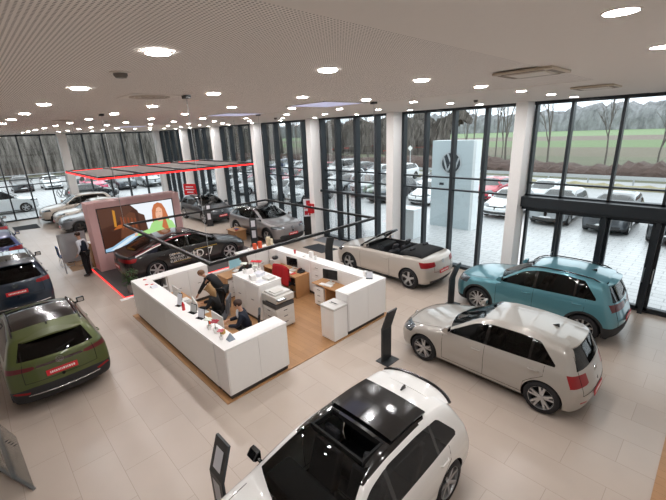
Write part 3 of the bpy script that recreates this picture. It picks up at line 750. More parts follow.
def place(root, x, y, heading, label, cat='car', group=None):
    """heading: direction the bonnet points; (x, y) front bumper centre"""
    rz = {'-x': 0, '+x': PI, '-y': PI/2, '+y': -PI/2}[heading] if isinstance(heading, str) else heading
    root.location = (x, y, 0); root.rotation_euler = (0, 0, rz); tag(root, label, cat, group); return root
def side_curve(H, zb, roof=.70, b=.96, bot=.90): return [(0, bot), (.2, bot+.035), (.38, .985), (.55, 1.), (.72, .998), (zb-.12, .985), (zb-.02, b), (zb+.02, b-.018), (H-.22, roof+.095), (H-.07, roof), (H+.4, roof-.35)]
# ================================================================== CAR TYPES
def hatch(L, W, H, axles, wr, **k):
    a0, a1 = axles; cw = k.pop('cowl', a0+.42); zb = k.pop('zb_', H*.655)
    zn = k.pop('zn', .70); rs = k.pop('roofs', cw+.82); re = k.pop('roofe', L-.42); rz = k.pop('rz', H-.09); zbon = k.pop('zbon', H*.655)
    rf = k.pop('rf', H); tailz = k.pop('tailz', zb-.03); tx = k.pop('tx', .13)
    c = dict(L=L, W=W, H=H, axles=axles, wr=wr,
        top=[(-.3, zn-.12), (.02, zn-.02), (.15, zn+.05), (.45, zn+.13), (cw-.25, zbon-.015), (cw, zbon+.03), (rs-.12, H-.085), (rs+.25, H-.01), ((rs+re)/2, rf), (re-.4, (rf+rz)/2+.005), (re, rz), (L+.3, rz-.16)],
        nose=[(0, .2), (.16, .14), (.25, .04), (.42, 0), (.58, .005), (zn, .05), (zn+.12, .2), (2, 1.2)],
        tail=[(0, L-.3), (.17, L-.16), (.27, L-.04), (.42, L), (.62, L-.01), (tailz, L-tx), (tailz+.05, L-tx-.03), (rz-.04, re+.02), (2, re-.45)],
        side=side_curve(H, zb, k.pop('roofw', .70)), xm=(rs+re)/2, belt=(zb-.005, zb+.055), dlo=(cw+.0, L-.52, L-.86), xB=a0+1.42, ws=(zbon+.055, H-.07), rw=(tailz+.06, rz-.03), rwx=1.2, bonnet=(.26, cw-.05, W*.80))
    c.update(k); return c
P_ = {}
def std_lights(c, hz=(.60, .745), hy=(.42, .99), hx=.62, tz=(.72, .90), ty=.50, tx_=.38, tail_mat=None):
    L, W = c['L'], c['W']
    c.setdefault('regs', [])
    c['regs'] += [('headlamp', LAMPG, [('F', [(W*hy[0]+.06, hz[0]), (W*1.1, hz[0]+.05), (W*1.1, hz[1]+.06), (W*hy[0]+.02, hz[1]-.02)]), ('S', [(-.2, hz[0]-.1), (hx*.7, hz[0]-.1), (hx, hz[1]+.15), (-.2, hz[1]+.15)])], 0),
        ('tail_lamp', tail_mat or RED, [('R', [(ty, tz[0]+.02), (ty+.08, tz[0]), (W*1.1, tz[0]-.0), (W*1.1, tz[1]+.04), (ty+.02, tz[1])]), ('S', [(L-tx_, tz[1]+.03), (L-tx_+.14, tz[0]-.1), (L+.3, tz[0]-.1), (L+.3, tz[1]+.1)])], 0)]
    for i, r in enumerate(c['regs']):
        if r[-1] == 0:
            c['regs'][i] = (r[0], r[1], None, r[2], None)
    return c
def grille(c, z0=.24, z1=.40, w=.62, z2=.62, z3=.67):
    W = c['W']; c['regs'] += [('front_grille', BLK, 'F', [(-.01, z0), (w, z0), (w+.08, z1), (-.01, z1)], lambda x, y, z: x < .5), ('front_grille', BLK, 'F', [(-.01, z2), (W*.55, z2), (W*.55, z3), (-.01, z3)], lambda x, y, z: x < .5)]
    return c
# ------ pale grey hatchback (right)
c = hatch(4.07, .875, 1.45, (.82, 3.37), .325, rim='twin', spokes=5, privacy=True, xC=3.05, roofe=3.70, antx=3.25, platez=.47, embz=.83, embfz=.66, 
    spoiler=(3.5, 3.75, .56, 1.39, .02), dlo=(1.22, 3.55, 3.2), gate=(.56, 1.3, .64), arch=.035)
std_lights(c, tz=(.72, .91), ty=.42, tx_=.36); grille(c)
c['regs'] += [('rear_bumper_trim', CLAD, 'R', [(-.01, .2), (.6, .2), (.6, .30), (-.01, .30)], lambda x, y, z: x > 3.6), ('rear_reflector', RED, 'R', [(.52, .40), (.70, .42), (.70, .45), (.52, .435)], lambda x, y, z: x > 3.5)]
r, B = build_car(c, paint('grey_car_paint', '#a8a29a', .15, .3)); place(r, -4.80, 7.28, '-x', 'pale warm grey hatchback with two tone wheels, in front of the teal car'); r.scale = (.955, .965, .98)
# ------ teal crossover
c = hatch(4.11, .88, 1.57, (.83, 3.39), .335, rim='silver', spokes=10, clad=.33, privacy=True, xC=3.1, roofe=3.72, zn=.82, zbon=1.03, zb_=1.02, rails=(1.75, 3.55), roofw=.72, antx=3.3, platez=.62, embz=.93, flare=.02,
    dlo=(1.25, 3.6, 3.28), arch=.05, spoiler=(3.5, 3.84, .55, 1.485, .02), mirror=(1.45, 1.07), zb=.2)
std_lights(c, hz=(.72, .86), tz=(.86, 1.0), ty=.12, tx_=.30, tail_mat=mat('dark_tail_lamp', '#5e0b10', .3, coat=.25)); grille(c, .28, .42, .6, .73, .79)
c['regs'].append(('rear_cladding', CLAD, 'R', [(-.01, .1), (1.1, .1), (1.1, .46), (.5, .54), (-.01, .54)], lambda x, y, z: x > 3.7))
r, B = build_car(c, paint('teal_car_paint', '#5a919d', .35, .28)); place(r, -5.12, 10.48, '-x', 'teal blue compact crossover with black roof rails behind the grey hatchback')
# ------ white hot hatch in front, seen from above
c = hatch(4.29, .895, 1.46, (.86, 3.49), .335, rim='silver', spokes=7, privacy=True, xC=3.2, roofe=3.86, antx=3.55, embfz=.66, platez=.5, mirm=BLK, zbon=.97,
    dlo=(1.30, 3.75, 3.42), roofpanel=(2.02, 2.45, .56), spoiler=(3.66, 3.99, .585, 1.40, .03), spoilm=None, wsin=.10, arch=.035)
std_lights(c, tz=(.74, .92), ty=.42, tx_=.34); grille(c)
del c['spoilm']
WP = paint('white_car_paint', '#e4e2de', .0, .25)
c['regs'].insert(0, ('roof_panel', BLK, 'T', [(1.97, -.01), (1.97, .60), (2.12, .60), (2.12, -.01)], lambda x, y, z: z > 1.25))
c['regs'].insert(0, ('REMOVE', None, 'T', [(2.12, -.01), (2.12, .46), (2.52, .46), (2.52, -.01)], lambda x, y, z: z > 1.25))
c['regs'].insert(2, ('roof_panel', BLK, 'T', [(2.10, .44), (2.10, .60), (3.1, .58), (3.1, .44)], lambda x, y, z: z > 1.25))
c['roofpanel'] = (2.5, 3.28, .56)
r, B = build_car(c, WP); place(r, -2.71, .42, '-y', 'white hatchback at the bottom seen from above, with open black sliding glass roof'); r.scale = (.97, .97, .985)
# sliding glass panel above the roof
v = []; f = []; nx, ny = 6, 8
for i in range(nx+1):
    for j in range(ny+1):
        x = 2.58+.74*i/nx; y = -.53+1.06*j/ny; p = B.topp(x, y, .045); v.append(tuple(p))
for i in range(nx):
    for j in range(ny): a = i*(ny+1)+j; f.append((a, a+1, a+ny+2, a+ny+1))
k = len(v); v += [(x, y, z-.02) for x, y, z in v]; f += [tuple(reversed([q+k for q in ff])) for ff in f]
for i in range(nx): a = i*(ny+1); f.append((a, a+ny+1, a+ny+1+k, a+k)); a += ny; f.append((a, a+k, a+ny+1+k, a+ny+1))
for j in range(ny): a = j; f.append((a, a+k, a+1+k, a+1)); a = nx*(ny+1)+j; f.append((a, a+1, a+1+k, a+k))
MB().add(v, f).build('sliding_roof_panel', BLK, r, smooth=False)
f = MB()
for x0, x1, y0, y1 in ((2.12, 2.15, -.46, .46), (2.5, 2.53, -.46, .46)): f.box(x0, x1, y0, y1, 1.36, 1.445)
for y in (-.45, .42): f.box(2.12, 2.53, y, y+.03, 1.36, 1.44)
f.build('roof_opening_frame', UND, r)
mb = MB(); xb = B.rear(0, 1.40).x
pts = [(3.995-.10*t**4-.03*t*t, .60*t, 1.375-.055*t*t-.05*max(0, abs(t)-.85)) for t in np.linspace(-1, 1, 21)]
MB().tube(pts, .026, 8).build('black_spoiler_lip', BLK, r, smooth=True)
# ------ silver-beige convertible
c = hatch(4.27, .905, 1.50, (.86, 3.49), .345, rim='twotone', spokes=5, roofe=3.9, zn=.80, zbon=1.02, zb_=1.0, roofw=.72, platez=.60, embz=.90, plate_front=True, clad=None, notail=False, nomirror=False, sill=.26, mirror=(1.6, 1.05), arch=.04)
c['open'] = True; c['top'] = [(-.3, .68), (.02, .78), (.15, .85), (.45, .93), (1.05, 1.0), (1.3, 1.03), (2.2, 1.03), (3.3, 1.05), (3.6, 1.07), (4.05, 1.05), (4.6, .98)]
c['side'] = [(0, .9), (.2, .935), (.38, .985), (.55, 1), (.74, .998), (.9, .98), (1.0, .955), (1.1, .93), (1.5, .9)]; c['crown'] = .02; c['k1'] = .07; c['H'] = 1.06
c['tail'] = [(0, 3.95), (.17, 4.1), (.27, 4.23), (.42, 4.27), (.7, 4.26), (.95, 4.20), (1.05, 4.12), (1.5, 4.0)]
c['doorx'] = 1.42; c['doorr'] = 2.72; c['belt'] = (1.0, 1.02); c['xB'] = 2.72; c['gate'] = (.62, 1.0, .5)
std_lights(c, hz=(.70, .84), tz=(.80, .95), ty=.42, tx_=.42); grille(c, .28, .42, .6, .72, .78)
c['regs'].insert(0, ('REMOVE', None, 'T', [(1.32, -.01), (1.32, .66), (1.5, .745), (3.15, .745), (3.3, .60), (3.3, -.01)], lambda x, y, z: z > .9))
SB = paint('sand_car_paint', '#b9b0a6', .2, .3)
c['regs'].append(('rear_bumper_trim', CLAD, 'R', [(-.01, .2), (.6, .2), (.68, .36), (-.01, .36)], lambda x, y, z: x > 3.9))
c['regs'].append(('door', SB, 'S', [(1.42, .30), (2.72, .30), (2.72, .95), (1.42, .95)], lambda x, y, z: y > .4))
c['dlo'] = (1.3, 3.5, 3.2); c['seat'] = 2.12; c['rseat'] = 2.82; c['dash'] = 1.45
r, B = build_car(c, SB); place(r, -10.1, 10.47, '-x', 'silver beige convertible crossover with its soft top folded, beside the glass front')
# cabin tub, windscreen frame, folded top
q = MB()
rim = [(1.32, .66), (1.5, .745), (3.15, .745), (3.3, .60)]
full = rim+[(x, -y) for x, y in reversed(rim)]
v = [B.topp(x, y, -.002) for x, y in full]; v2 = [Vector((p.x, p.y, .45)) for p in v]; n_ = len(v)
q.add(v+v2, [(i, (i+1) % n_, n_+(i+1) % n_, n_+i) for i in range(n_)]); q.build('cabin_lining', SEAT, r)
fr_ = MB(); A0 = Vector((1.30, -.70, 1.02)); A1 = Vector((1.98, -.56, 1.45)); 
pts = [A0, A0.lerp(A1, .5)+Vector((0, 0, .02)), A1, A1+Vector((.04, .12, .035)), Vector((1.98, 0, 1.50)), Vector((2.02, .44, 1.485)), Vector((1.98, .56, 1.45)), Vector((1.64, .63, 1.255)), Vector((1.30, .70, 1.02))]
fr_.tube(pts, [.035, .032, .034, .034, .034, .034, .034, .032, .035], 8); fr_.build('windscreen_frame', BLK, r, smooth=True)
ws = MB(); ws.add([(1.24, -.68, 1.03), (1.10, 0, 1.04), (1.24, .68, 1.03), (1.98, .55, 1.46), (1.93, 0, 1.495), (1.98, -.55, 1.46)], [(0, 1, 4, 5), (1, 2, 3, 4)]); ws.build('windscreen', CGL, r)
TOP = mat('black_soft_top_fabric', '#151517', .9, noise=.3, nscale=80)
t = MB(); ys = np.linspace(-.66, .66, 9); xs = np.linspace(3.0, 3.85, 8); v = []; f = []
for x in xs:
    for y in ys: e_ = 1-(abs(y)/.70)**6; u = (x-3.0)/.85; v.append((x, y, 1.02+.09*e_*math.sin(PI*min(max(u*.9+.1, 0), 1))**.5+.008*math.sin(u*22)))
for i in range(7):
    for j in range(8): a = i*9+j; f.append((a, a+1, a+10, a+9))
k = len(v); v += [(x, y, .98) for x, y, z in v]
for i in range(7): a = i*9; f.append((a, a+9, a+9+k, a+k)); a += 8; f.append((a, a+k, a+9+k, a+9))
for j in range(8): a = j; f.append((a, a+k, a+1+k, a+1)); a = 63+j; f.append((a, a+1, a+1+k, a+k))
v = [(x, y, z+.07) for x, y, z in v]; t.add(v, f); t.build('folded_soft_top', TOP, r, smooth=True)
# ------ olive green coupe-like crossover, rear view (left)
GP = paint('green_car_paint', '#4b5526', .3, .3)
def coupe(**k):
    d = dict(rim='black', spokes=5, clad=.36, privacy=True, roofe=3.75, zn=.82, zbon=1.0, zb_=.99, roofw=.70, rz=1.37, tx=.10, tailz=1.02, flare=.02, arch=.05, platez=.76, embz=.95, gate=(.66, 1.3, .60))
    d.update(k); return hatch(4.27, .885, 1.50, (.83, 3.40), .335, **d)
c = coupe(mirm=BLK, roofpanel=(1.85, 3.3, .58), rails=(1.8, 3.5), dlo=(1.27, 3.78, 3.38), spoiler=(3.55, 3.84, .54, 1.40, .02), antx=3.35, wiper=True)
std_lights(c, hz=(.72, .84), tz=(.89, .96), ty=.40, tx_=.36, tail_mat=mat('dark_tail_lamp', '#5e0b10', .3, coat=.25)); grille(c, .28, .42, .6, .72, .78)
c['regs'].append(('light_bar', mat('dark_red_light_bar', '#3a0c0f', .15, coat=1.), 'R', [(-.01, .91), (.38, .91), (.38, .955), (-.01, .955)], lambda x, y, z: x > 3.8))
c['regs'].append(('rear_reflector', RED, 'R', [(.56, .44), (.80, .48), (.80, .52), (.56, .485)], lambda x, y, z: x > 3.8))
c['regs'].append(('rear_cladding', CLAD, 'R', [(-.01, .1), (1.1, .1), (1.1, .50), (.5, .57), (-.01, .57)], lambda x, y, z: x > 3.7))
c['bumper_strip'] = True
r, B = build_car(c, GP); place(r, -12.68, .53, '-x', 'olive green crossover seen from behind on the left, with a red number plate')
MB().tube([B.rear(y, .40+.03*abs(y), .004) for y in np.linspace(-.6, .6, 9)], .012, 6).build('bumper_chrome_strip', CHR, r)
# ------ dark blue SUV behind it, rear view
def suv(**k):
    d = dict(rim='silver', spokes=5, clad=.34, privacy=True, roofe=4.0, zn=.88, zbon=1.10, zb_=1.09, roofw=.71, rz=1.56, tx=.10, tailz=1.06, flare=.015, arch=.05, platez=.80, embz=1.0, gate=(.68, 1.5, .66), rails=(1.7, 3.9), railm=CHR, xC=3.45, dlo=(1.3, 4.0, 3.72), zb=.2)
    d.update(k); return hatch(4.49, .92, 1.66, (.88, 3.56), .345, **d)
c = suv(mirm=BLK, roofpanel=(2.0, 3.6, .6), spoiler=(3.85, 4.12, .60, 1.60, .02), antx=3.6)
std_lights(c, hz=(.80, .92), tz=(.95, 1.05), ty=.50, tx_=.36); grille(c, .3, .45, .6, .76, .86)
r, B = build_car(c, paint('night_blue_paint', '#1b2a3a', .35, .28)); place(r, -18.5, .36, '-x', 'dark petrol blue estate SUV with silver roof rails, directly behind the green car')
MB().tube([B.rear(y, .36+.02*abs(y), .004) for y in np.linspace(-.75, .75, 9)], .014, 6).build('bumper_chrome_strip', CHR, r)
c = suv(roofpanel=(2.0, 3.3, .55), rails=None, dens=(16, 70, 100), H=1.6) if False else coupe(rim='silver', rails=(1.8, 3.5), dens=(16, 80, 110))
std_lights(c, hz=(.72, .84), tz=(.86, .99), ty=.36, tx_=.40)
r, B = build_car(c, paint('royal_blue_paint', '#1d2c5e', .35, .28)); place(r, -24.0, .3, '-x', 'royal blue crossover, second car behind the green one in the left row')
c = hatch(4.3, .89, 1.50, (.85, 3.48), .33, privacy=True, rim='silver', dens=(16, 80, 110), platez=.75)
std_lights(c, tz=(.80, .95), ty=.40, tx_=.36)
r, B = build_car(c, paint('anthracite_paint', '#2a2c30', .4, .3)); place(r, -29.7, .25, '-x', 'dark hatchback farthest back in the left row, cut by the left picture edge')
# ------ grey electric coupe SUV facing the camera
c = hatch(4.60, .925, 1.60, (.87, 3.63), .37, rim='twotone', spokes=5, clad=.34, privacy=True, roofe=3.95, zn=.88, zbon=1.06, zb_=1.05, rz=1.44, tailz=1.10, tx=.08, roofs=2.2, cowl=1.15, dlo=(1.25, 4.15, 3.7), arch=.05, dens=(20, 100, 140), embfz=.80, platefz=.52, blackroof=(1.9, 3.95), antx=3.7, ws=(1.13, 1.51))
std_lights(c, hz=(.76, .88), tz=(.90, 1.0), ty=.1, tx_=.40)
c['regs'].append(('front_air_intake', CLAD, 'F', [(-.01, .25), (.6, .25), (.72, .42), (.6, .50), (-.01, .46)], lambda x, y, z: x < .5))
r, B = build_car(c, paint('moon_grey_paint', '#85807f', .35, .3)); place(r, -13.75, 10.55, '+x', 'grey electric SUV with black roof and red plate, left of the glass door')
# ------ dark grey compact facing right
c = hatch(4.26, .90, 1.56, (.80, 3.57), .36, rim='twotone', spokes=5, clad=None, privacy=True, roofe=3.8, zn=.80, zbon=1.0, zb_=1.0, cowl=1.0, roofs=2.0, dens=(18, 80, 120), embfz=.76, platefz=.5, blackroof=(1.7, 4.2))
std_lights(c, hz=(.70, .84), tz=(.86, 1.0), ty=.2, tx_=.4)
c['regs'].append(('front_air_intake', CLAD, 'F', [(-.01, .25), (.6, .25), (.72, .36), (.6, .42), (-.01, .42)], lambda x, y, z: x < .5))
r, B = build_car(c, paint('dark_grey_paint', '#3b3e42', .4, .28)); place(r, -20.5, 10.6, '+x', 'dark grey compact car with red plate, right behind the pink screen wall')
# open boot lid at the back of it
# ------ black electric saloon with foil lettering on the platform
c = hatch(4.96, .93, 1.53, (.96, 3.93), .36, rim='twotone', spokes=6, privacy=True, xB=2.62, roofe=3.9, zn=.66, zbon=.97, zb_=.98, roofs=2.25, cowl=1.22, rz=1.30, tailz=1.02, tx=.06, dlo=(1.4, 4.2, 3.75), dens=(24, 120, 150), sill=.25, ws=(1.02, 1.44), rw=(1.10, 1.27), rwx=1.5, arch=.035, wiper=False, antx=3.6, rwin=.2, seat=2.25, dash=1.6,
    doorx=1.42, doorr=3.85, roofpanel=(2.3, 3.5, .55))
c['top'] = [(-.3, .56), (.02, .66), (.2, .74), (.6, .84), (1.0, .93), (1.22, .99), (2.15, 1.44), (2.6, 1.52), (2.9, 1.53), (3.5, 1.44), (4.2, 1.24), (4.72, 1.09), (4.9, 1.08), (5.3, 1.0)]
c['tail'] = [(0, 4.6), (.17, 4.75), (.27, 4.9), (.42, 4.95), (.7, 4.96), (1.0, 4.93), (1.12, 4.90), (1.5, 4.75), (2, 4.6)]
c['rw'] = (1.15, 1.38)
std_lights(c, hz=(.60, .70), tz=(.83, .93), ty=.1, tx_=.45)
BP = paint('black_red_paint', '#0b080a', .0, .28)
r, B = build_car(c, BP); place(r, -14.85, 8.25, '+y', 'black electric saloon with white and yellow lettering foil on the dark platform before the screen'); r.location.z = .03
foil = mat('white_foil', '#e9e7e2', .4); yel = mat('yellow_foil', '#d9b13a', .4)
# local right-hand side (towards the camera) is +y here: forward is -x, so +y is the car's right side
def on_side(o, x0, z0):
    me = o.data
    for v_ in me.vertices:
        x, z = x0-v_.co.x, z0+v_.co.y; p = B.side(x, z, 1, .016+v_.co.z); v_.co = p
t = text_mesh('lettering', 'ID.7', .44, foil, r, None, .001, 'CENTER', 1.15); on_side(t, 2.12, .60)
t = text_mesh('lettering', 'DER NEUE\nVOLLELEKTRISCHE\nELEKTRO-LIMOUSINE', .125, foil, r, None, .001, 'LEFT'); on_side(t, 3.42, .68)
t = MB()
for (x0, x1, z0, z1) in ((2.75, 3.30, .82, .835), (2.35, 3.30, .50, .515), (1.5, 2.45, .80, .815)):
    n_ = 8
    for i in range(n_): a, b_ = x0+(x1-x0)*i/n_, x0+(x1-x0)*(i+1)/n_; t.add([B.side(a, z0, 1, .006), B.side(b_, z0, 1, .006), B.side(b_, z1, 1, .006), B.side(a, z1, 1, .006)], [(0, 1, 2, 3)])
t.build('yellow_stripe', yel, r)
t = MB()
pts = [(4.55, 1.00), (4.35, 1.055), (3.95, 1.16), (3.6, 1.235)]
for (a, b_) in zip(pts, pts[1:]): t.add([B.side(a[0], a[1], 1, .008), B.side(b_[0], b_[1], 1, .008), B.side(b_[0], b_[1]+.035, 1, .008), B.side(a[0], a[1]+.03, 1, .008)], [(0, 1, 2, 3)])
t.build('white_roof_line', foil, r)
t = MB(); pts = [(4.80, .95), (4.5, 1.03), (4.2, 1.12), (3.9, 1.20), (3.6, 1.275), (3.3, 1.335), (3.0, 1.375), (2.7, 1.385), (2.4, 1.36)]
for (a, b_) in zip(pts, pts[1:]): t.add([B.side(a[0], a[1], 1, .006), B.side(b_[0], b_[1], 1, .006), B.side(b_[0], b_[1]+.04, 1, .006), B.side(a[0], a[1]+.04, 1, .006)], [(0, 1, 2, 3)])
t.build('dark_red_roof_line', mat('dark_red_foil', '#7d1424', .4, coat=.3), r)
# ------ three pale cars at the far left, facing -y
for i, (x, y, col, nm, lab) in enumerate(((-30.6, 3.0, '#c9beb2', 'beige_white_paint', 'pale beige SUV nose on to the left glass front, farthest of the three parked there'), (-28.3, 3.4, '#b9b1a8', 'silver_beige_paint', 'silver beige car, the middle of the three behind the salesman desk'), (-25.9, 3.3, '#6c7075', 'steel_grey_paint', 'steel grey car closest to the pink screen wall among the three at the far left'))):
    c = (suv if i == 0 else coupe)(dens=(14, 64, 90), rails=None); std_lights(c, hz=(.78, .90), tz=(.88, 1.0), ty=.45, tx_=.4); grille(c)
    r, B = build_car(c, paint(nm, col, .2, .3)); place(r, x, y, '-y', lab)
# ================================================================== RECEPTION ISLAND
cw_ = mat('white_laminate', '#f4f2ef', .45, coat=.1); cw2 = mat('white_laminate_side', '#efecea', .5); plin = mat('grey_plinth', '#3f3b39', .6); oak = mat('oak_laminate', '#b98a5c', .5, noise=.2, nscale=6)
hnd = mat('handle_grey', '#8f8a86', .4, metal=.5); alu = mat('silver_metal', '#a9abad', .35, metal=.8); bp = mat('black_plastic', '#17171a', .5); wpl = mat('light_grey_plastic', '#d5d3cf', .5); redm = mat('red_fabric', '#b0121c', .85, noise=.3, nscale=30)
def counter(name, x0, x1, y0, y1, lab, seams=(), vert='x', open_side=None, top=True, h=1.15, grp=None, cat='counter'):
    o = empty(name, ((x0+x1)/2, (y0+y1)/2, .02), 0, lab, cat, grp); cx, cy = (x0+x1)/2, (y0+y1)/2
    def b(*a): return MB().box(a[0]-cx, a[1]-cx, a[2]-cy, a[3]-cy, a[4]-.02, a[5]-.02)
    b(x0+.03, x1-.03, y0+.03, y1-.03, .02, .13).build('plinth', plin, o)
    b(x0, x1, y0, y1, .12, h-.032).build('carcass', cw2, o, bevel=.004)
    b(x0-.008, x1+.008, y0-.008, y1+.008, h-.028, h).build('worktop', cw_, o, bevel=.004)
    # door fronts proud of the carcass
    for (axis, pos, a0, a1, n, dr) in seams:
        w_ = (a1-a0)/n
        for i in range(n):
            p0, p1 = a0+w_*i+.004, a0+w_*(i+1)-.004
            zz = [(.13, h-.04)] if dr == 1 else [(.12+(h-.16)*k/dr+.003, .12+(h-.16)*(k+1)/dr-.003) for k in range(dr)]
            for z0, z1 in zz:
                if axis == 'y': s_ = 1 if pos > cy else -1; d = b(p0, p1, min(pos, pos+s_*.014), max(pos, pos+s_*.014), z0, z1)
                else: s_ = 1 if pos > cx else -1; d = b(min(pos, pos+s_*.014), max(pos, pos+s_*.014), p0, p1, z0, z1)
                d = d.build('drawer' if dr > 1 else 'panel_door', cw_, o, bevel=.002)
                hm = MB()
                if axis == 'y': c_ = (p0+p1)/2-cx; hm.box(c_-.06, c_+.06, pos-cy+s_*.014, pos-cy+s_*.028, (z0+z1)/2-.035 if dr > 1 else .62, (z0+z1)/2-.022 if dr > 1 else .633)
                else: c_ = (p0+p1)/2-cy; hm.box(min(pos-cx+s_*.014, pos-cx+s_*.028), max(pos-cx+s_*.014, pos-cx+s_*.028), c_-.05, c_+.05, (z0+z1)/2-.035 if dr > 1 else .62, (z0+z1)/2-.022 if dr > 1 else .633)
                if open_side != 'nohandle': hm.build('handle', hnd, d)
    return o
counter('reception_counter', -11.35, -6.42, 2.76, 3.18, 'long white reception counter facing the camera at the front of the island', [('y', 2.76, -11.35, -6.42, 4, 1)], open_side='nohandle')
counter('reception_counter', -6.41, -5.98, 2.76, 4.22, 'short white counter wing closing the near right end of the long front counter', [('x', -5.98, 2.78, 4.2, 2, 1)], open_side='nohandle')
# left wing with an open shelf
o = counter('reception_counter', -11.35, -10.93, 3.62, 4.88, 'white counter wing at the far left end of the island beside the potted plant', [('x', -10.93, 3.62, 4.85, 2, 1)])
o = empty('open_shelf_unit', (-11.14, 3.4, .02), 0, 'small open white shelf with dark folders between the front counter and its left wing', 'shelf')
m = MB(); m.box(-.21, -.19, -.21, .2, 0, 1.1); m.box(-.21, .2, -.21, -.19, 0, 1.1); m.box(-.21, .2, .18, .2, 0, 1.1); m.box(-.21, .21, -.21, .21, 1.1, 1.13); m.build('frame', cw_, o)
for z in (.1, .45, .8): MB().box(-.19, .2, -.19, .18, z, z+.02).build('shelf_board', cw_, o)
for i in range(3): tag(MB().box(-11.2+.0, -10.98, 3.25+.09*i, 3.31+.09*i, .842, 1.09).build('folder', bp, None, bevel=.004), ['dark folder nearest to the camera on the open shelf', 'middle dark folder on the open shelf', 'third dark folder on the open shelf, next to the cabinet wing'][i], 'folder', 'dark folders on the open shelf')
counter('reception_counter', -11.35, -10.93, 6.1, 7.2, 'white back left counter of the island with orange boxes at its end', [('x', -10.93, 6.12, 7.18, 2, 1)])
counter('reception_counter', -11.35, -6.42, 7.22, 7.62, 'long white back counter of the island facing the convertible', [('y', 7.22, -11.3, -8.7, 3, 1), ('y', 7.22, -8.6, -8.12, 1, 4), ('y', 7.22, -8.1, -6.5, 2, 1)])
counter('reception_counter', -6.41, -5.98, 6.12, 7.62, 'white counter wing closing the right end of the back counter', [('x', -5.98, 6.14, 7.6, 2, 1)], open_side='nohandle')
counter('storage_cabinet', -9.55, -8.18, 4.98, 5.72, 'white double sided cabinet in the middle of the island covered with brochures and flowers', [('y', 4.98, -9.53, -8.2, 2, 1), ('x', -8.18, 5.0, 5.70, 1, 1)], cat='cabinet')
# desks
def desk(name, x0, x1, y0, y1, lab, panels, h=.74):
    o = empty(name, ((x0+x1)/2, (y0+y1)/2, .02), 0, lab, 'desk'); cx, cy = (x0+x1)/2, (y0+y1)/2
    MB().box(x0-cx, x1-cx, y0-cy, y1-cy, h-.05, h-.02).build('desk_top', oak, o, bevel=.004)
    for p in panels: MB().box(p[0]-cx, p[1]-cx, p[2]-cy, p[3]-cy, 0, h-.05).build('side_panel', oak, o)
    return o
desk('office_desk', -10.45, -8.72, 6.62, 7.2, 'oak desk at the back counter with the red draped chair pushed to it', [(-8.76, -8.72, 6.64, 7.18), (-10.45, -10.41, 6.64, 7.18)])
desk('office_desk', -8.05, -6.45, 6.72, 7.2, 'oak desk near the right end of the back counter with a monitor and telephone', [(-6.49, -6.45, 6.74, 7.18), (-7.5, -7.46, 6.74, 7.18)])
desk('office_desk', -10.92, -10.3, 5.15, 6.05, 'oak desk at the back left beside a white drawer pedestal', [(-10.9, -10.3, 5.15, 5.19)])
desk('office_desk', -10.6, -8.0, 3.19, 3.78, 'oak desk along the inside of the front counter with the leaning man at it', [(-10.6, -10.56, 3.2, 3.76), (-8.04, -8.0, 3.2, 3.76)])
desk('office_desk', -7.95, -6.43, 3.19, 3.70, 'oak desk inside the front counter near the right corner where the woman in navy works', [(-7.95, -7.91, 3.2, 3.68), (-6.47, -6.43, 3.2, 3.68)])
def pedestal(x, y, rz, lab, n=3, w_=.42, d_=.5, h=.62):
    o = empty('drawer_pedestal', (x, y, .02), rz, lab, 'drawer unit', 'white drawer pedestals')
    MB().box(-w_/2, w_/2, -d_/2, d_/2, .04, h).build('carcass', cw2, o, bevel=.004); MB().box(-w_/2+.03, w_/2-.03, -d_/2+.03, d_/2-.03, 0, .04).build('base', plin, o)
    for k in range(n):
        z0 = .05+(h-.06)*k/n; d = MB().box(-w_/2+.005, w_/2-.005, -d_/2-.015, -d_/2, z0+.004, z0+(h-.06)/n-.004).build('drawer', cw_, o)
        MB().box(-.06, .06, -d_/2-.028, -d_/2-.015, z0+(h-.06)/n*.6, z0+(h-.06)/n*.6+.012).build('handle', hnd, d)
pedestal(-7.78, 6.98, 0, 'white drawer pedestal under the right end desk with the monitor', 3, .40, .44)
pedestal(-10.62, 5.42, PI/2, 'white drawer pedestal under the back left oak desk', 3, .46, .5)
# shredder-like white bin and copier
o = empty('paper_bin', (-6.22, 5.86, 0), 0, 'white cabinet shaped paper bin with a slot on top, right of the oak floor', 'bin')
MB().box(-.235, .235, -.235, .235, .04, .86).build('cabinet', cw_, o, bevel=.006); MB().box(-.245, .245, -.245, .245, .86, .93).build('lid', wpl, o, bevel=.015); MB().box(-.12, .12, -.05, .05, .93, .945).build('slot_frame', wpl, o, bevel=.005); MB().box(-.10, .10, -.02, .02, .945, .948).build('slot', bp, o)
for sx in (-1, 1):
    for sy in (-1, 1): MB().lathe([(.025, 0), (.025, .04)], 10, c=(sx*.19, sy*.19, 0)).build('caster', bp, o)
o = empty('office_copier', (-7.80, 5.30, .02), 0, 'grey white office copier with an open paper tray beside the middle cabinet', 'copier')
gc = mat('copier_grey', '#cfcbc4', .5); gd = mat('copier_dark', '#4a4a4c', .5)
MB().box(-.30, .30, -.30, .30, .04, .62).build('cabinet', gc, o, bevel=.01)
for k in range(3):
    d = MB().box(-.28, .28, -.312, -.30, .08+.17*k, .235+.17*k).build('paper_drawer', wpl, o, bevel=.004); MB().box(-.06, .06, -.318, -.312, .18+.17*k, .20+.17*k).build('handle', gd, d)
    
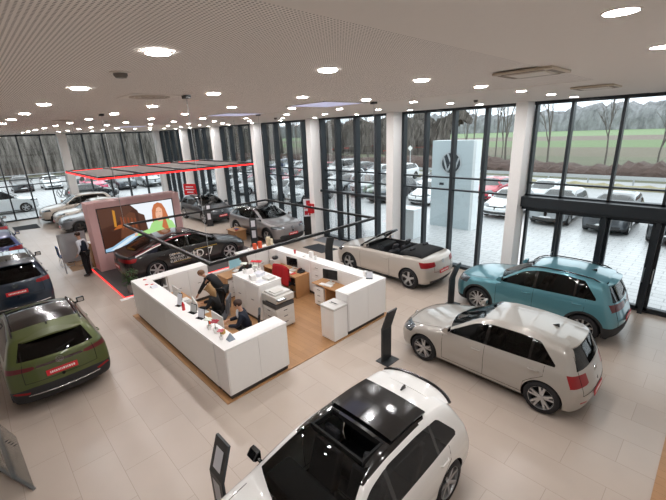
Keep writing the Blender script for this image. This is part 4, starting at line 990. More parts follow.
for k in range(3):
    d = MB().box(.30, .312, -.28, .28, .08+.17*k, .235+.17*k).build('side_panel', wpl, o, bevel=.004); MB().box(.312, .318, -.06, .06, .18+.17*k, .20+.17*k).build('handle', gd, d)
MB().box(-.30, .30, -.30, .30, .62, .72).build('output_bay', gd, o)
MB().box(-.32, .30, -.28, .32, .76, .94).build('scanner', gc, o, bevel=.015); MB().box(-.30, -.2, -.28, .3, .72, .77).build('scanner_support', gc, o)
MB().box(-.28, .20, -.24, .28, .94, 1.0).build('document_feeder', wpl, o, bevel=.02); MB().box(-.1, .15, -.2, .1, 1.0, 1.03).build('feeder_tray', gc, o, bevel=.01)
q = MB().box(.20, .40, -.26, .0, .86, .885).build('control_panel', gd, o, bevel=.006); MB().box(.22, .38, -.23, -.03, .886, .889).build('touch_screen', mat('copier_screen', '#eef4f5', .3, emit=.6, emitcol='#eef4f5'), q)
for sx in (-1, 1):
    for sy in (-1, 1): MB().lathe([(.03, -.018), (.03, .04)], 10, c=(sx*.24, sy*.24, 0)).build('caster', bp, o)
# monitors, keyboards, phones
scr = mat('monitor_screen_dark', '#101317', .15, coat=.4); scl = mat('monitor_screen_lit', '#7fa9b5', .3, emit=.2, emitcol='#a8d2dc')
def monitor(x, y, z, rz, lab, m=scr, grp='desktop monitors', w_=.52):
    """screen faces local -y"""
    o = empty('computer_monitor', (x, y, z), rz, lab, 'monitor', grp)
    MB().box(-.12, .12, -.09, .09, 0, .015).build('stand_base', wpl, o, bevel=.004); MB().box(-.03, .03, .03, .05, .01, .32).build('stand_neck', wpl, o)
    MB().box(-w_/2, w_/2, 0, .03, .12, .44).build('housing', wpl, o, bevel=.008); MB().box(-w_/2+.012, w_/2-.012, -.003, 0, .135, .43).build('screen', m, o)
    return o
monitor(-9.32, 7.0, .74, .1, 'dark desktop monitor on the oak desk behind the red draped chair')
monitor(-7.55, 7.02, .74, .25, 'dark desktop monitor on the right end desk of the back counter')
monitor(-10.72, 5.75, .74, PI/2+.2, 'pale lit desktop monitor on the back left desk', scl)
monitor(-9.75, 3.42, .74, PI, 'white backed monitor behind the front counter beside the leaning man', scl)
monitor(-8.6, 3.40, .74, PI-.2, 'white backed monitor behind the front counter in front of the long haired woman', scl)
monitor(-7.45, 3.40, .74, PI, 'white backed monitor behind the front counter in front of the woman in navy', scl)
def keyb(x, y, z, rz, lab):
    o = empty('keyboard', (x, y, z), rz, lab, 'keyboard', 'keyboards on the desks'); MB().box(-.22, .22, -.07, .07, 0, .018).build('case', wpl, o, bevel=.004); MB().box(-.21, .21, -.06, .06, .018, .023).build('keys', cw_, o)
keyb(-9.3, 6.78, .74, .1, 'white keyboard in front of the monitor on the back counter desk'); keyb(-7.55, 6.84, .74, .15, 'white keyboard on the right end desk'); keyb(-8.75, 3.62, .74, 0, 'white keyboard before the leaning man')
def phone(x, y, z, rz, lab, m=bp):
    o = empty('desk_telephone', (x, y, z), rz, lab, 'telephone', 'desk telephones'); MB().add([(-.09, -.1, 0), (.09, -.1, 0), (.09, .1, 0), (-.09, .1, 0), (-.09, -.1, .02), (.09, -.1, .02), (.09, .1, .07), (-.09, .1, .07)], [(0,3,2,1),(4,5,6,7),(0,1,5,4),(1,2,6,5),(2,3,7,6),(3,0,4,7)]).build('base', m, o)
    MB().tube([(-.06, -.08, .05), (-.06, -.05, .075), (-.06, .06, .10), (-.06, .09, .085)], [.022, .016, .016, .022], 8).build('handset', m, o, smooth=True)
phone(-8.95, 7.05, .74, 0, 'black desk telephone right of the monitor on the back counter desk'); phone(-6.85, 6.95, .74, .2, 'silver grey telephone on the right end desk', alu)
o = MB().box(-9.12, -8.98, 6.72, 6.9, .74, .752).build('notepad', mat('red_paper', '#d23b3b', .6)); tag(o, 'small red note pad on the back counter desk', 'paper')
o = MB().lathe([(.03, .74), (.035, .83), (.033, .83), (.028, .75)], 14, c=(-9.06, 7.08, 0)).build('mug', redm); tag(o, 'red mug beside the telephone on the back counter desk', 'mug')
# chairs
def office_chair(x, y, rz, lab, fab=bp, back=True, drape=False, z0=.02):
    """sitter faces local -y"""
    o = empty('office_chair', (x, y, z0), rz, lab, 'office chair', 'office chairs in the island')
    for k in range(5):
        a = 2*PI*k/5+.2; MB().tube([(0, 0, .10), (.29*math.cos(a), .29*math.sin(a), .07)], [.025, .015], 6).build('base_leg', alu, o); MB().ell((.29*math.cos(a), .29*math.sin(a), .03), (.03, .02, .03), 8, 6).build('caster', bp, o)
    MB().tube([(0, 0, .08), (0, 0, .42)], .025, 8).build('gas_column', alu, o)
    MB().box(-.24, .24, -.24, .24, .42, .50).build('seat', fab, o, bevel=.035)
    M = Matrix.Translation((0, .24, .5)) @ Matrix.Rotation(-.12, 4, 'X')
    MB().box(-.22, .22, -.02, .04, .10, .52).xf(M).build('backrest', fab, o, bevel=.035); MB().tube([(0, .1, .42), (0, .29, .45), (0, .31, .8)], .018, 6).build('back_bar', alu, o)
    for s_ in (-1, 1): MB().tube([(s_*.25, .05, .45), (s_*.28, .05, .66), (s_*.28, -.15, .67)], .016, 6).build('armrest', bp, o)
    if drape:
        v = []; f = []; nx, ny = 14, 18
        for j in range(ny+1):
            t = j/ny
            for i in range(nx+1):
                u = i/nx*2-1; w_ = .27+.03*math.sin(t*6); fold = .015*math.sin(u*9+t*3)
                if t < .5: y_, z_ = .36+.02+fold+.03*(0.5-t)*2, 1.12-(.5-t)*2*.62-.03*u*u
                else: y_, z_ = .36-.13*(t-.5)*2*2 if t < .6 else .24-fold, 1.13-(t-.5)*2*.50-.04*u*u
                v.append((u*w_, y_-.02, z_))
        for j in range(ny):
            for i in range(nx): a = j*(nx+1)+i; f.append((a, a+1, a+nx+2, a+nx+1))
        d = MB().add(v, f).build('red_jacket', redm, None, smooth=True); d.location = (x, y, z0); d.rotation_euler = (0, 0, rz)
        sm = d.modifiers.new('thick', 'SOLIDIFY'); sm.thickness = .025; d.scale = (1.15, 1, 1.02); tag(d, 'bright red jacket draped over the back of an office chair', 'jacket')
    return o
office_chair(-9.15, 6.70, PI+.15, 'office chair with the red jacket hung over its backrest', drape=True)
office_chair(-8.68, 4.0, -.75, 'grey mesh office chair the long haired woman sits on', mat('chair_mesh_grey', '#5b5c60', .8))
office_chair(-7.28, 4.02, -.6, 'black office chair the woman in navy sits on', bp)
office_chair(-10.0, 5.75, -PI/2, 'office chair at the back left desk, mostly hidden behind the middle cabinet', bp)

# ------------------------------------------------------------------ people
def skin_mesh(name, pts, edges, m, parent, root_v=None, sub=1):
    """pts: {key: (xyz, r)}"""
    keys = list(pts); ix = {k: i for i, k in enumerate(keys)}
    me = bpy.data.meshes.new(name); me.from_pydata([pts[k][0] for k in keys], [(ix[a], ix[b_]) for a, b_ in edges], [])
    o = bpy.data.objects.new(name, me); COL.objects.link(o); md = o.modifiers.new('s', 'SKIN'); 
    for k in keys:
        sv = me.skin_vertices[0].data[ix[k]]; r_ = pts[k][1]; sv.radius = r_ if isinstance(r_, tuple) else (r_, r_); sv.use_root = (k == (root_v or keys[0]))
    s2 = o.modifiers.new('b', 'SUBSURF'); s2.levels = sub; s2.render_levels = sub
    bpy.context.view_layer.update()
    n2 = bpy.data.meshes.new_from_object(o.evaluated_get(bpy.context.evaluated_depsgraph_get()))
    bpy.data.objects.remove(o); n2.materials.clear(); n2.materials.append(m); n2.polygons.foreach_set('use_smooth', [True]*len(n2.polygons))
    r_ = bpy.data.objects.new(name, n2); COL.objects.link(r_); r_.parent = parent
    return r_
SKN = mat('skin', '#c99a80', .55)
def person(loc, rz, J, lab, topm, legm, hairm, shoe=bp, shirt=None, hair='short', sleeves=True, vest=None):
    """J: joint dict in a local frame facing -y; z from the floor"""
    o = empty('person', loc, rz, lab, 'person')
    j = {k: Vector(v) for k, v in J.items()}
    P = {}; E = []
    def put(k, p, r_): P[k] = (tuple(p), r_)
    put('pelvis', j['pelvis'], .11); put('spine', j['pelvis'].lerp(j['chest'], .5), .095); put('chest', j['chest'], (.13, .10)); put('neck', j['neck'], .05)
    hd = (j['head']-j['neck']).normalized(); put('jaw', j['neck']+hd*.07, .058); put('head', j['head'], .085); put('crown', j['head']+hd*.075, .062)
    E += [('pelvis', 'spine'), ('spine', 'chest'), ('chest', 'neck'), ('neck', 'jaw'), ('jaw', 'head'), ('head', 'crown')]
    for s_ in 'LR':
        put('sh'+s_, j['sh'+s_], .05); put('el'+s_, j['el'+s_], .038); put('wr'+s_, j['wr'+s_], .026)
        E += [('chest', 'sh'+s_), ('sh'+s_, 'el'+s_), ('el'+s_, 'wr'+s_)]
        d = (j['wr'+s_]-j['el'+s_]).normalized(); palm = j['wr'+s_]+d*.06; put('pm'+s_, palm, (.028, .020)); E.append(('wr'+s_, 'pm'+s_))
        sd = d.cross(Vector((0, 0, 1))); sd = sd.normalized() if sd.length > .2 else Vector((0, 1, 0)); dn = Vector((0, 0, -1)) if abs(d.z) < .8 else Vector((0, -1, 0))
        for q in range(4):
            b0 = palm+d*.03+sd*(-.03+.02*q); L_ = (.065, .075, .07, .055)[q]
            put('f%d'%q+s_, b0, .0095); put('g%d'%q+s_, b0+d*L_*.6+dn*.008, .0085); put('h%d'%q+s_, b0+d*L_*.9+dn*.03, .0075)
            E += [('pm'+s_, 'f%d'%q+s_), ('f%d'%q+s_, 'g%d'%q+s_), ('g%d'%q+s_, 'h%d'%q+s_)]
        t0 = palm-d*.02+sd*.035; put('t0'+s_, t0, .011); put('t1'+s_, t0+d*.035+sd*.02+dn*.01, .009); E += [('pm'+s_, 't0'+s_), ('t0'+s_, 't1'+s_)]
        put('hp'+s_, j['hp'+s_], .085); put('kn'+s_, j['kn'+s_], .055); put('an'+s_, j['an'+s_], .038); put('to'+s_, j['to'+s_], .03)
        E += [('pelvis', 'hp'+s_), ('hp'+s_, 'kn'+s_), ('kn'+s_, 'an'+s_), ('an'+s_, 'to'+s_)]
    for k in list(P):
        if k[:2] in ('sh', 'el', 'kn', 'hp') or k in ('spine', 'chest', 'pelvis'): q_ = P[k][1]; P[k] = (P[k][0], tuple(a*.72 for a in q_) if isinstance(q_, tuple) else q_*(.72 if k[:2] != 'el' else .85))
    skin_mesh('body', P, E, SKN, o, 'pelvis', 2)
    # trousers, jacket, shoes
    Q = {k: (P[k][0], {'pe': .13, 'hp': .105, 'kn': .075, 'an': .06}[k[:2]]) for k in ('pelvis', 'hpL', 'hpR', 'knL', 'knR', 'anL', 'anR')}
    skin_mesh('trousers', Q, [('pelvis', 'hpL'), ('pelvis', 'hpR'), ('hpL', 'knL'), ('hpR', 'knR'), ('knL', 'anL'), ('knR', 'anR')], legm, o, 'pelvis', 1)
    ks = ['pelvis', 'spine', 'chest']; Q = {'pelvis': (P['pelvis'][0], .14), 'spine': (P['spine'][0], .135), 'chest': (P['chest'][0], (.165, .135)), 'collar': (tuple(Vector(P['chest'][0]).lerp(Vector(P['neck'][0]), .75)), .075)}
    Ee = [('pelvis', 'spine'), ('spine', 'chest'), ('chest', 'collar')]; Q2 = dict(Q)
    for s_ in 'LR':
        Q2['sh'+s_] = (P['sh'+s_][0], .072); Q2['el'+s_] = (P['el'+s_][0], .055); Q2['wr'+s_] = (tuple(Vector(P['wr'+s_][0])-(Vector(P['wr'+s_][0])-Vector(P['el'+s_][0])).normalized()*.01), .042)
    E2 = Ee+[('chest', 'shL'), ('chest', 'shR'), ('shL', 'elL'), ('shR', 'elR'), ('elL', 'wrL'), ('elR', 'wrR')]
    if vest:
        skin_mesh('shirt', {k: (v[0], (v[1] if not isinstance(v[1], tuple) else v[1][0])-.012) for k, v in Q2.items()}, E2, topm, o, 'pelvis', 1)
        skin_mesh('waistcoat', {k: (v[0], tuple(a+.035 for a in v[1]) if isinstance(v[1], tuple) else v[1]+(.0 if k == 'collar' else .022)) for k, v in Q.items()}, Ee, vest, o, 'pelvis', 1)
    else: skin_mesh('jacket', Q2, E2, topm, o, 'pelvis', 1)
    if shirt:
        f = j['fwd'] if 'fwd' in j else Vector((0, -1, 0)); c_ = Vector(P['chest'][0]); MB().ell(c_.lerp(Vector(P['neck'][0]), .35)+f*.10, (.045, .045, .12), 10, 8).build('shirt_front', shirt, o, smooth=True)
    for s_ in 'LR':
        a_, t_ = Vector(P['an'+s_][0]), Vector(P['to'+s_][0]); MB().tube([a_+Vector((0, 0, -.01))-(t_-a_)*.25, a_.lerp(t_, .45)+Vector((0, 0, -.01)), t_], [.048, .048, .035], 10).build('shoe', shoe, o, smooth=True)
    # head details
    f = (j['look'] if 'look' in j else Vector((0, -1, 0))).normalized(); hc = Vector(P['head'][0]); rt = f.cross(hd).normalized()
    MB().ell(hc+f*.095-hd*.01, (.012, .016, .018), 8, 6).build('nose', SKN, o, smooth=True)
    for s_ in (-1, 1):
        MB().ell(hc+f*.083+rt*s_*.032+hd*.012, (.010, .010, .007), 8, 6).build('eye', bp, o, smooth=True); MB().ell(hc+rt*s_*.088, (.012, .02, .028), 8, 6).build('ear', SKN, o, smooth=True)
    MB().ell(hc+f*.085-hd*.045, (.02, .012, .006), 8, 4).build('mouth', mat('lips', '#9a5a50', .5), o, smooth=True)
    if hair == 'short': MB().ell(hc+hd*.035-f*.02, (.098, .102, .085), 16, 10).build('hair', hairm, o, smooth=True)
    elif hair == 'tied':
        MB().ell(hc+hd*.03-f*.022, (.10, .105, .09), 16, 10).build('hair', hairm, o, smooth=True)
    else:
        q = {'a': (tuple(hc+hd*.05-f*.01), .098), 'b': (tuple(hc-f*.035+hd*.0), .105), 'c': (tuple(hc-f*.085-Vector((0, 0, .12))), .095), 'd': (tuple(hc-f*.11-Vector((0, 0, .26))), .085), 'e': (tuple(hc-f*.10-Vector((0, 0, .38))), .04)}
        skin_mesh('hair', q, [('a', 'b'), ('b', 'c'), ('c', 'd'), ('d', 'e')], hairm, o, 'b', 2)
    return o
navy = mat('navy_cloth', '#141b2b', .85); blk = mat('black_cloth', '#121214', .85); whs = mat('white_shirt', '#dcdde4', .8); brn = mat('brown_hair', '#3a2419', .7); bld = mat('blonde_hair', '#b08a5c', .7, noise=.4, nscale=40); sandy = mat('sandy_hair', '#6b4a30', .7)
# salesman, facing -x with his body turned to the camera's left
person((-16.7, 2.68, 0), -.8, dict(pelvis=(0, 0, .95), chest=(0, -.04, 1.32), neck=(0, -.07, 1.50), head=(0, -.11, 1.64), shL=(.19, -.04, 1.40), elL=(.25, .03, 1.13), wrL=(.22, -.12, .92), shR=(-.19, -.04, 1.40), elR=(-.25, .03, 1.13), wrR=(-.22, -.12, .92),
    hpL=(.09, 0, .90), knL=(.10, -.02, .49), anL=(.11, .03, .08), toL=(.13, -.13, .035), hpR=(-.09, 0, .90), knR=(-.10, -.03, .49), anR=(-.11, -.02, .08), toR=(-.13, -.18, .035), look=(0, -1, -.15)),
    'standing man in dark waistcoat, pale shirt and black trousers beside the pink screen wall', whs, blk, brn, vest=navy)
def seated(loc, rz, lab, topm, legm, hairm, hair, shirt=None, lean=.05, z0=.02):
    return person(loc, rz, dict(pelvis=(0, .05, .60), chest=(0, .02-lean, .95), neck=(0, -.03-lean, 1.13), head=(0, -.08-lean, 1.26), shL=(.17, .0-lean, 1.03), elL=(.23, -.10-lean, .82), wrL=(.15, -.34-lean, .80), shR=(-.17, .0-lean, 1.03), elR=(-.23, -.10-lean, .82), wrR=(-.15, -.34-lean, .80),
        hpL=(.10, .02, .58), knL=(.12, -.40, .56), anL=(.12, -.36, .12), toL=(.12, -.50, .06), hpR=(-.10, .02, .58), knR=(-.12, -.40, .56), anR=(-.12, -.36, .12), toR=(-.12, -.50, .06), look=(0, -1, -.35)), lab, topm, legm, hairm, hair=hair, shirt=shirt)
seated((-8.7, 3.97, 0), -.75, 'seated woman with long blonde brown hair and black jacket at the front counter desk', blk, blk, bld, 'long')
seated((-7.31, 3.99, 0), -.6, 'seated woman in a navy jacket, near the right corner of the front counter', navy, blk, brn, 'tied', whs)
seated((-10.02, 5.75, 0), -PI/2, 'seated woman with brown hair at the back left desk behind the middle cabinet', blk, blk, brn, 'long')
person((-9.38, 4.42, .02), -.95, dict(pelvis=(0, .12, .90), chest=(0, -.18, 1.18), neck=(0, -.34, 1.26), head=(0, -.45, 1.33), shL=(.19, -.22, 1.22), elL=(.26, -.36, 1.0), wrL=(.20, -.52, .80), shR=(-.19, -.22, 1.22), elR=(-.30, -.42, 1.03), wrR=(-.32, -.62, .85),
    hpL=(.09, .12, .86), knL=(.10, .03, .47), anL=(.11, .10, .06), toL=(.12, -.06, .02), hpR=(-.09, .12, .86), knR=(-.10, .0, .47), anR=(-.12, .02, .06), toR=(-.13, -.14, .02), look=(-.2, -1, -.8)),
    'man in a black suit and white shirt leaning forward over the front counter desk', blk, blk, sandy, shirt=whs)

# ------------------------------------------------------------------ small things on the counters
def item(name, lab, cat, mb, m, grp=None, **k): return tag(mb.build(name, m, None, **k), lab, cat, grp)
def flower(x, y, z, s_, lab, col='red_petals', cc='#c9202b', pot=cw_, grp='flower decorations'):
    o = empty('flower_decoration', (x, y, z), 0, lab, 'decoration', grp)
    MB().lathe([(.03*s_, 0), (.045*s_, .08*s_), (.038*s_, .08*s_), (.025*s_, .01)], 12).build('pot', pot, o)
    MB().tube([(0, 0, .05*s_), (.01, 0, .2*s_)], .006, 5).build('stem', mat('stem_green', '#3f5a2c', .7), o)
    p = MB()
    for k in range(6): a = k*PI/3; p.ell((.01+.04*s_*math.cos(a), .04*s_*math.sin(a), .2*s_+.01*(k % 2)), (.035*s_, .03*s_, .012*s_), 8, 5, Matrix.Rotation(a, 3, 'Z'))
    p.build('petals', mat(col, cc, .6), o)
def star(x, y, z, lab, r=.05):
    p = [((r if k % 2 == 0 else r*.4)*math.cos(k*PI/5)+x, (r if k % 2 == 0 else r*.4)*math.sin(k*PI/5)+y) for k in range(10)]
    item('table_star', lab, 'decoration', MB().prism(p, z, z+.012), mat('red_felt', '#d8343a', .8), 'red stars on the counter')
ZT = 1.152
star(-11.1, 3.05, ZT, 'small red star lying at the far left corner of the front counter'); star(-10.65, 2.95, ZT, 'small red star lying on the front counter, a little nearer than the corner one'); star(-10.55, 3.06, ZT, 'third small red star on the left part of the front counter, beside the white card', .04)
item('white_card', 'white folded card on the left part of the front counter', 'card', MB().prism([(-10.4, ZT), (-10.3, ZT+.06), (-10.2, ZT)], 2.95, 3.1, 'y'), whs)
def bottle(x, y, lab, c_, s_=1):
    o = empty('bottle', (x, y, ZT), 0, lab, 'bottle'); MB().lathe([(.035*s_, 0), (.037*s_, .14*s_), (.02*s_, .18*s_), (.014*s_, .21*s_)], 14).build('glass_body', mat('bottle_'+c_[1:], c_, .2, coat=.6), o, smooth=False); MB().lathe([(.016*s_, .21*s_), (.016*s_, .235*s_)], 10).build('cap', cw_, o)
def leaflet_stand(x, y, z, rz, lab, h=.26, w_=.16, m=None, grp='leaflet stands'):
    o = empty('leaflet_stand', (x, y, z), rz, lab, 'leaflet stand', grp)
    a_ = glassmat('acrylic', (.93, .95, .95), 1, 1.4)
    M = Matrix.Rotation(-.25, 4, 'X'); MB().box(-w_/2, w_/2, 0, .006, 0, h).xf(M).build('back_plate', a_, o); MB().box(-w_/2, w_/2, -.08, .03, 0, .006).build('foot', a_, o)
    MB().box(-w_/2+.01, w_/2-.01, -.012, -.002, .01, h-.02).xf(M).build('leaflets', m or whs, o)
leaflet_stand(-8.62, 3.02, ZT, .3, 'clear leaflet stand on the front counter left of the red bottle', .3)
bottle(-8.28, 2.98, 'red bottle standing near the middle of the front counter', '#c92a2e')
bottle(-7.05, 3.02, 'orange red candle like bottle farther right on the front counter', '#d8562c', .8)
leaflet_stand(-8.0, 3.08, ZT, .2, 'low acrylic leaflet stand right of the red bottle', .2, .22, mat('leaflet_grey', '#bcbdbb', .6))
leaflet_stand(-7.6, 3.08, ZT, .3, 'acrylic leaflet stand with pale brochures before the navy woman', .22, .2)
flower(-6.95, 2.95, ZT, 1.2, 'green and white posy in a small pot on the right part of the front counter', 'white_petals', '#dfe4d8')
flower(-6.72, 2.98, ZT, 1.3, 'dark red flower pot figure on the right part of the front counter', 'dark_red_petals', '#9c2133')
flower(-6.38, 2.92, ZT, 1.0, 'pink red flower pot at the near right corner of the reception counter', 'pink_petals', '#c76a72')
item('gift_box', 'small ochre gift box on the corner of the reception counter', 'box', MB().box(-6.62, -6.54, 3.02, 3.1, ZT, ZT+.09, .4), mat('ochre_card', '#c19a55', .6), bevel=.004)
item('pyramid_ornament', 'grey blue paper pyramid at the near corner of the reception counter', 'decoration', MB().add([(-6.32, 2.98, ZT), (-6.18, 2.98, ZT), (-6.18, 3.12, ZT), (-6.32, 3.12, ZT), (-6.25, 3.05, ZT+.15)], [(0, 1, 4), (1, 2, 4), (2, 3, 4), (3, 0, 4), (3, 2, 1, 0)]), mat('grey_blue_card', '#8b98a5', .6))
for i, (x, y, s_, lab) in enumerate(((-9.3, 5.25, 1.5, 'white flowers at the left front of the middle cabinet'), (-9.05, 5.45, 1.2, 'pale flower pot behind the first on the middle cabinet'))): flower(x, y, ZT, s_, lab, 'white_petals', '#e6dfd6')
flower(-9.35, 5.6, ZT, 1.3, 'red star shaped flower at the far left corner of the middle cabinet')
flower(-9.12, 5.63, ZT, 1.5, 'large red poinsettia like flower at the back of the middle cabinet')
item('brochure_pile', 'pile of white brochures on the middle cabinet', 'brochures', MB().box(-8.95, -8.7, 5.3, 5.55, ZT, ZT+.09, .3), whs, bevel=.003)
item('white_carton', 'open white carton on the front edge of the middle cabinet', 'box', MB().box(-8.78, -8.58, 5.05, 5.2, ZT, ZT+.15, -.2), cw_, bevel=.003)
item('letter_tray', 'grey letter tray with papers at the right back of the middle cabinet', 'tray', MB().box(-8.55, -8.25, 5.35, 5.6, ZT, ZT+.06, .1), wpl, bevel=.006)
item('paper_sheet', 'loose white sheets at the right end of the middle cabinet', 'paper', MB().box(-8.5, -8.3, 5.08, 5.3, ZT, ZT+.01, .3), whs)
orange = mat('orange_card', '#dd5a34', .6)
item('orange_box', 'orange box on the back left counter, left of its twin', 'box', MB().box(-11.2, -11.08, 6.75, 6.85, ZT, ZT+.2), orange, bevel=.003)
item('orange_box', 'orange box with pale front on the back left counter, right of its twin', 'box', MB().box(-11.18, -11.06, 6.95, 7.05, ZT, ZT+.24), orange, bevel=.003)
item('white_cup', 'small white cups beside the orange boxes', 'cup', MB().lathe([(.03, 0), (.04, .09), (.035, .09), (.027, .01)], 12, c=(-11.15, 6.55, ZT)), cw_)
item('champagne_carton', 'tall cream carton at the back left corner of the island', 'box', MB().box(-11.18, -11.06, 7.3, 7.42, ZT, ZT+.32), mat('cream_card', '#dccfb2', .6), bevel=.003)
item('champagne_carton', 'second tall cream carton right of the first at the back left corner', 'box', MB().box(-11.0, -10.9, 7.32, 7.42, ZT, ZT+.28), mat('cream_card', '#dccfb2', .6), bevel=.003)
item('papers', 'flat papers lying on the back left counter', 'paper', MB().box(-11.25, -11.0, 6.2, 6.45, ZT, ZT+.012, .2), whs)
item('red_cup', 'small red cup on the back counter behind the dark monitor', 'cup', MB().lathe([(.025, 0), (.045, .12), (.04, .12), (.02, .01)], 12, c=(-9.62, 7.38, ZT)), mat('red_gloss', '#cf2229', .3, coat=.5))
item('leaflet_block', 'white block of cards on the back counter above the desk telephone', 'card', MB().box(-8.95, -8.8, 7.42, 7.5, ZT, ZT+.2), cw_, bevel=.003)
item('white_cup', 'white candle glass on the back counter next to the block of cards', 'cup', MB().lathe([(.04, 0), (.045, .12), (.04, .12), (.035, .01)], 12, c=(-8.6, 7.4, ZT)), cw_)
item('white_cup', 'low white dish on the back counter left of the block of cards', 'dish', MB().lathe([(.05, 0), (.08, .04), (.07, .04), (.04, .01)], 14, c=(-9.15, 7.38, ZT)), cw_)
leaflet_stand(-6.28, 7.3, ZT, .6, 'white leaflet block on the right corner of the back counter', .2, .18)
item('leaflet_block', 'short white carton on the right corner of the back counter', 'box', MB().box(-6.52, -6.42, 7.3, 7.4, ZT, ZT+.14), cw_, bevel=.003)
item('file_tray', 'white file boxes at the left end of the back counter desk', 'tray', MB().box(-10.35, -10.1, 6.85, 7.1, .74, .92), wpl, bevel=.004)
item('dark_bag', 'dark bag on the file boxes at the back counter desk', 'bag', MB().ell((-10.22, 6.98, .985), (.12, .11, .065), 12, 8), bp, smooth=True)
item('grey_machine', 'grey machine on the desk behind the low acrylic stand', 'machine', MB().box(-9.3, -9.0, 3.22, 3.5, .74, 1.0).box(-9.26, -9.04, 3.26, 3.46, 1.0, 1.04), wpl, bevel=.03)

# ------------------------------------------------------------------ hanging frames
o = empty('hanging_black_frame', (-8.1, 4.8, 2.95), 0, 'thin black rectangular frame hanging on wires above the reception island', 'frame')
x0, x1, y0, y1, t = -2.3, 2.3, -2.15, 2.15, .027
MB().box(x0, x1, y0-t, y0+t, -t, t).build('beam', blackm, o); MB().box(x0, x1, y1-t, y1+t, -t, t).build('beam', blackm, o)
MB().box(x0-t, x0+t, y0-t, y1+t, -t, t).build('beam', blackm, o); MB().box(x1-t, x1+t, y0-t, y1+t, -t, t).build('beam', blackm, o)
for a in (x0, x1):
    for b_ in (y0, y1):
        MB().tube([(a, b_, t), (a, b_, CEIL-2.95-.02)], .004, 5).build('suspension_wire', alu, o); MB().box(a-.07, a+.07, b_-.04, b_+.04, CEIL-2.95-.05, CEIL-2.95-.005).build('ceiling_mount', blackm, o)
RL = mat('red_led_strip', '#e02a28', .4, emit=1.7, emitcol='#ff1c1c'); redb = mat('red_beam', '#c0201f', .4); clo = mat('canopy_mesh_dark', '#6e6661', .8, noise=.3, nscale=30)
X0, X1, Y0, Y1, Z = -18.2, -13.45, 2.97, 8.55, 3.90
o = empty('red_edged_canopy', (-15.8, 5.75, Z), 0, 'flat black canopy with glowing red edges hanging over the screen wall and black saloon', 'canopy')
cx, cy = -15.8, 5.75
def bb(a, b_, c_, d, e, f_): return MB().box(a-cx, b_-cx, c_-cy, d-cy, e, f_)
bb(X0, X1, Y0, Y0+.10, -.05, .05).build('beam', blackm, o); bb(X0, X1, Y1-.10, Y1, -.05, .05).build('beam', blackm, o); bb(X0, X0+.10, Y0+.1, Y1-.1, -.05, .05).build('beam', blackm, o); bb(X1-.10, X1, Y0+.1, Y1-.1, -.05, .05).build('beam', blackm, o)
for k in (1, 2, 3): yk = Y0+(Y1-Y0)*k/4; bb(X0+.1, X1-.1, yk-.06, yk+.06, -.045, .045).build('cross_beam', blackm, o)
for k in range(4): ya = Y0+(Y1-Y0)*k/4+.12; yb = Y0+(Y1-Y0)*(k+1)/4-.12; bb(X0+.2, X1-.2, ya, yb, -.01, .01).build('mesh_panel', clo, o); bb(X0+.1, X0+.115, ya, yb, -.045, .02).build('red_light_strip', RL, o)
bb(X1, X1+.012, Y0, Y1, -.045, .0).build('red_light_strip', RL, o); bb(X0, X1, Y0-.012, Y0, -.045, .0).build('red_light_strip', RL, o)
for a in (X0+.3, X1-.3):
    for b_ in (Y0+.5, Y1-.5): MB().tube([(a-cx, b_-cy, .05), (a-cx, b_-cy, CEIL-Z-.02)], .005, 5).build('suspension_wire', blackm, o)
# projector like dark box on a pole seen left of the canopy
# ------------------------------------------------------------------ platform and screen wall
pf = mat('dark_platform_carpet', '#5e5655', .8, noise=.2, nscale=60)
o = MB().box(-17.4, -13.15, 2.92, 8.75, .001, .03).build('display_platform', pf); tag(o, 'dark grey display floor with a glowing red edge under the black saloon', 'platform')
e_ = MB().box(-17.4, -13.15, 2.90, 2.92, .002, .032).build('red_light_edge', RL, o); MB().box(-13.15, -13.13, 2.90, 8.75, .002, .032).build('red_light_edge', RL, o)
o = MB().box(-13.12, -12.97, 2.75, 8.75, .001, .02).build('white_platform_edge', cw_); tag(o, 'pale edge profile lying along the dark display floor', 'edge profile')
pk = mat('pink_glow_wall_panel', '#f0c0bd', .6)  # pinkish white panel with the red strips' glow put into its colour
o = empty('screen_wall', (-16.95, 4.85, 0), 0, 'thick pink wall block holding the large video screen behind the black saloon', 'screen wall')
MB().box(-.42, .34, -1.78, -1.5, .031, 2.74).build('side_post', pk, o, bevel=.01); MB().box(-.42, .34, 1.45, 1.74, .031, 2.74).build('side_post', pk, o, bevel=.01); MB().box(-.42, .34, -1.5, 1.45, 2.52, 2.74).build('top_beam', pk, o, bevel=.01); MB().box(-.42, .34, -1.5, 1.45, .031, .72).build('base_panel', pk, o, bevel=.01); MB().box(-.42, .2, -1.5, 1.45, .72, 2.52).build('back_panel', pk, o)
MB().box(.2, .30, -1.5, 1.45, .72, 2.52).build('screen_bezel', bp, o)
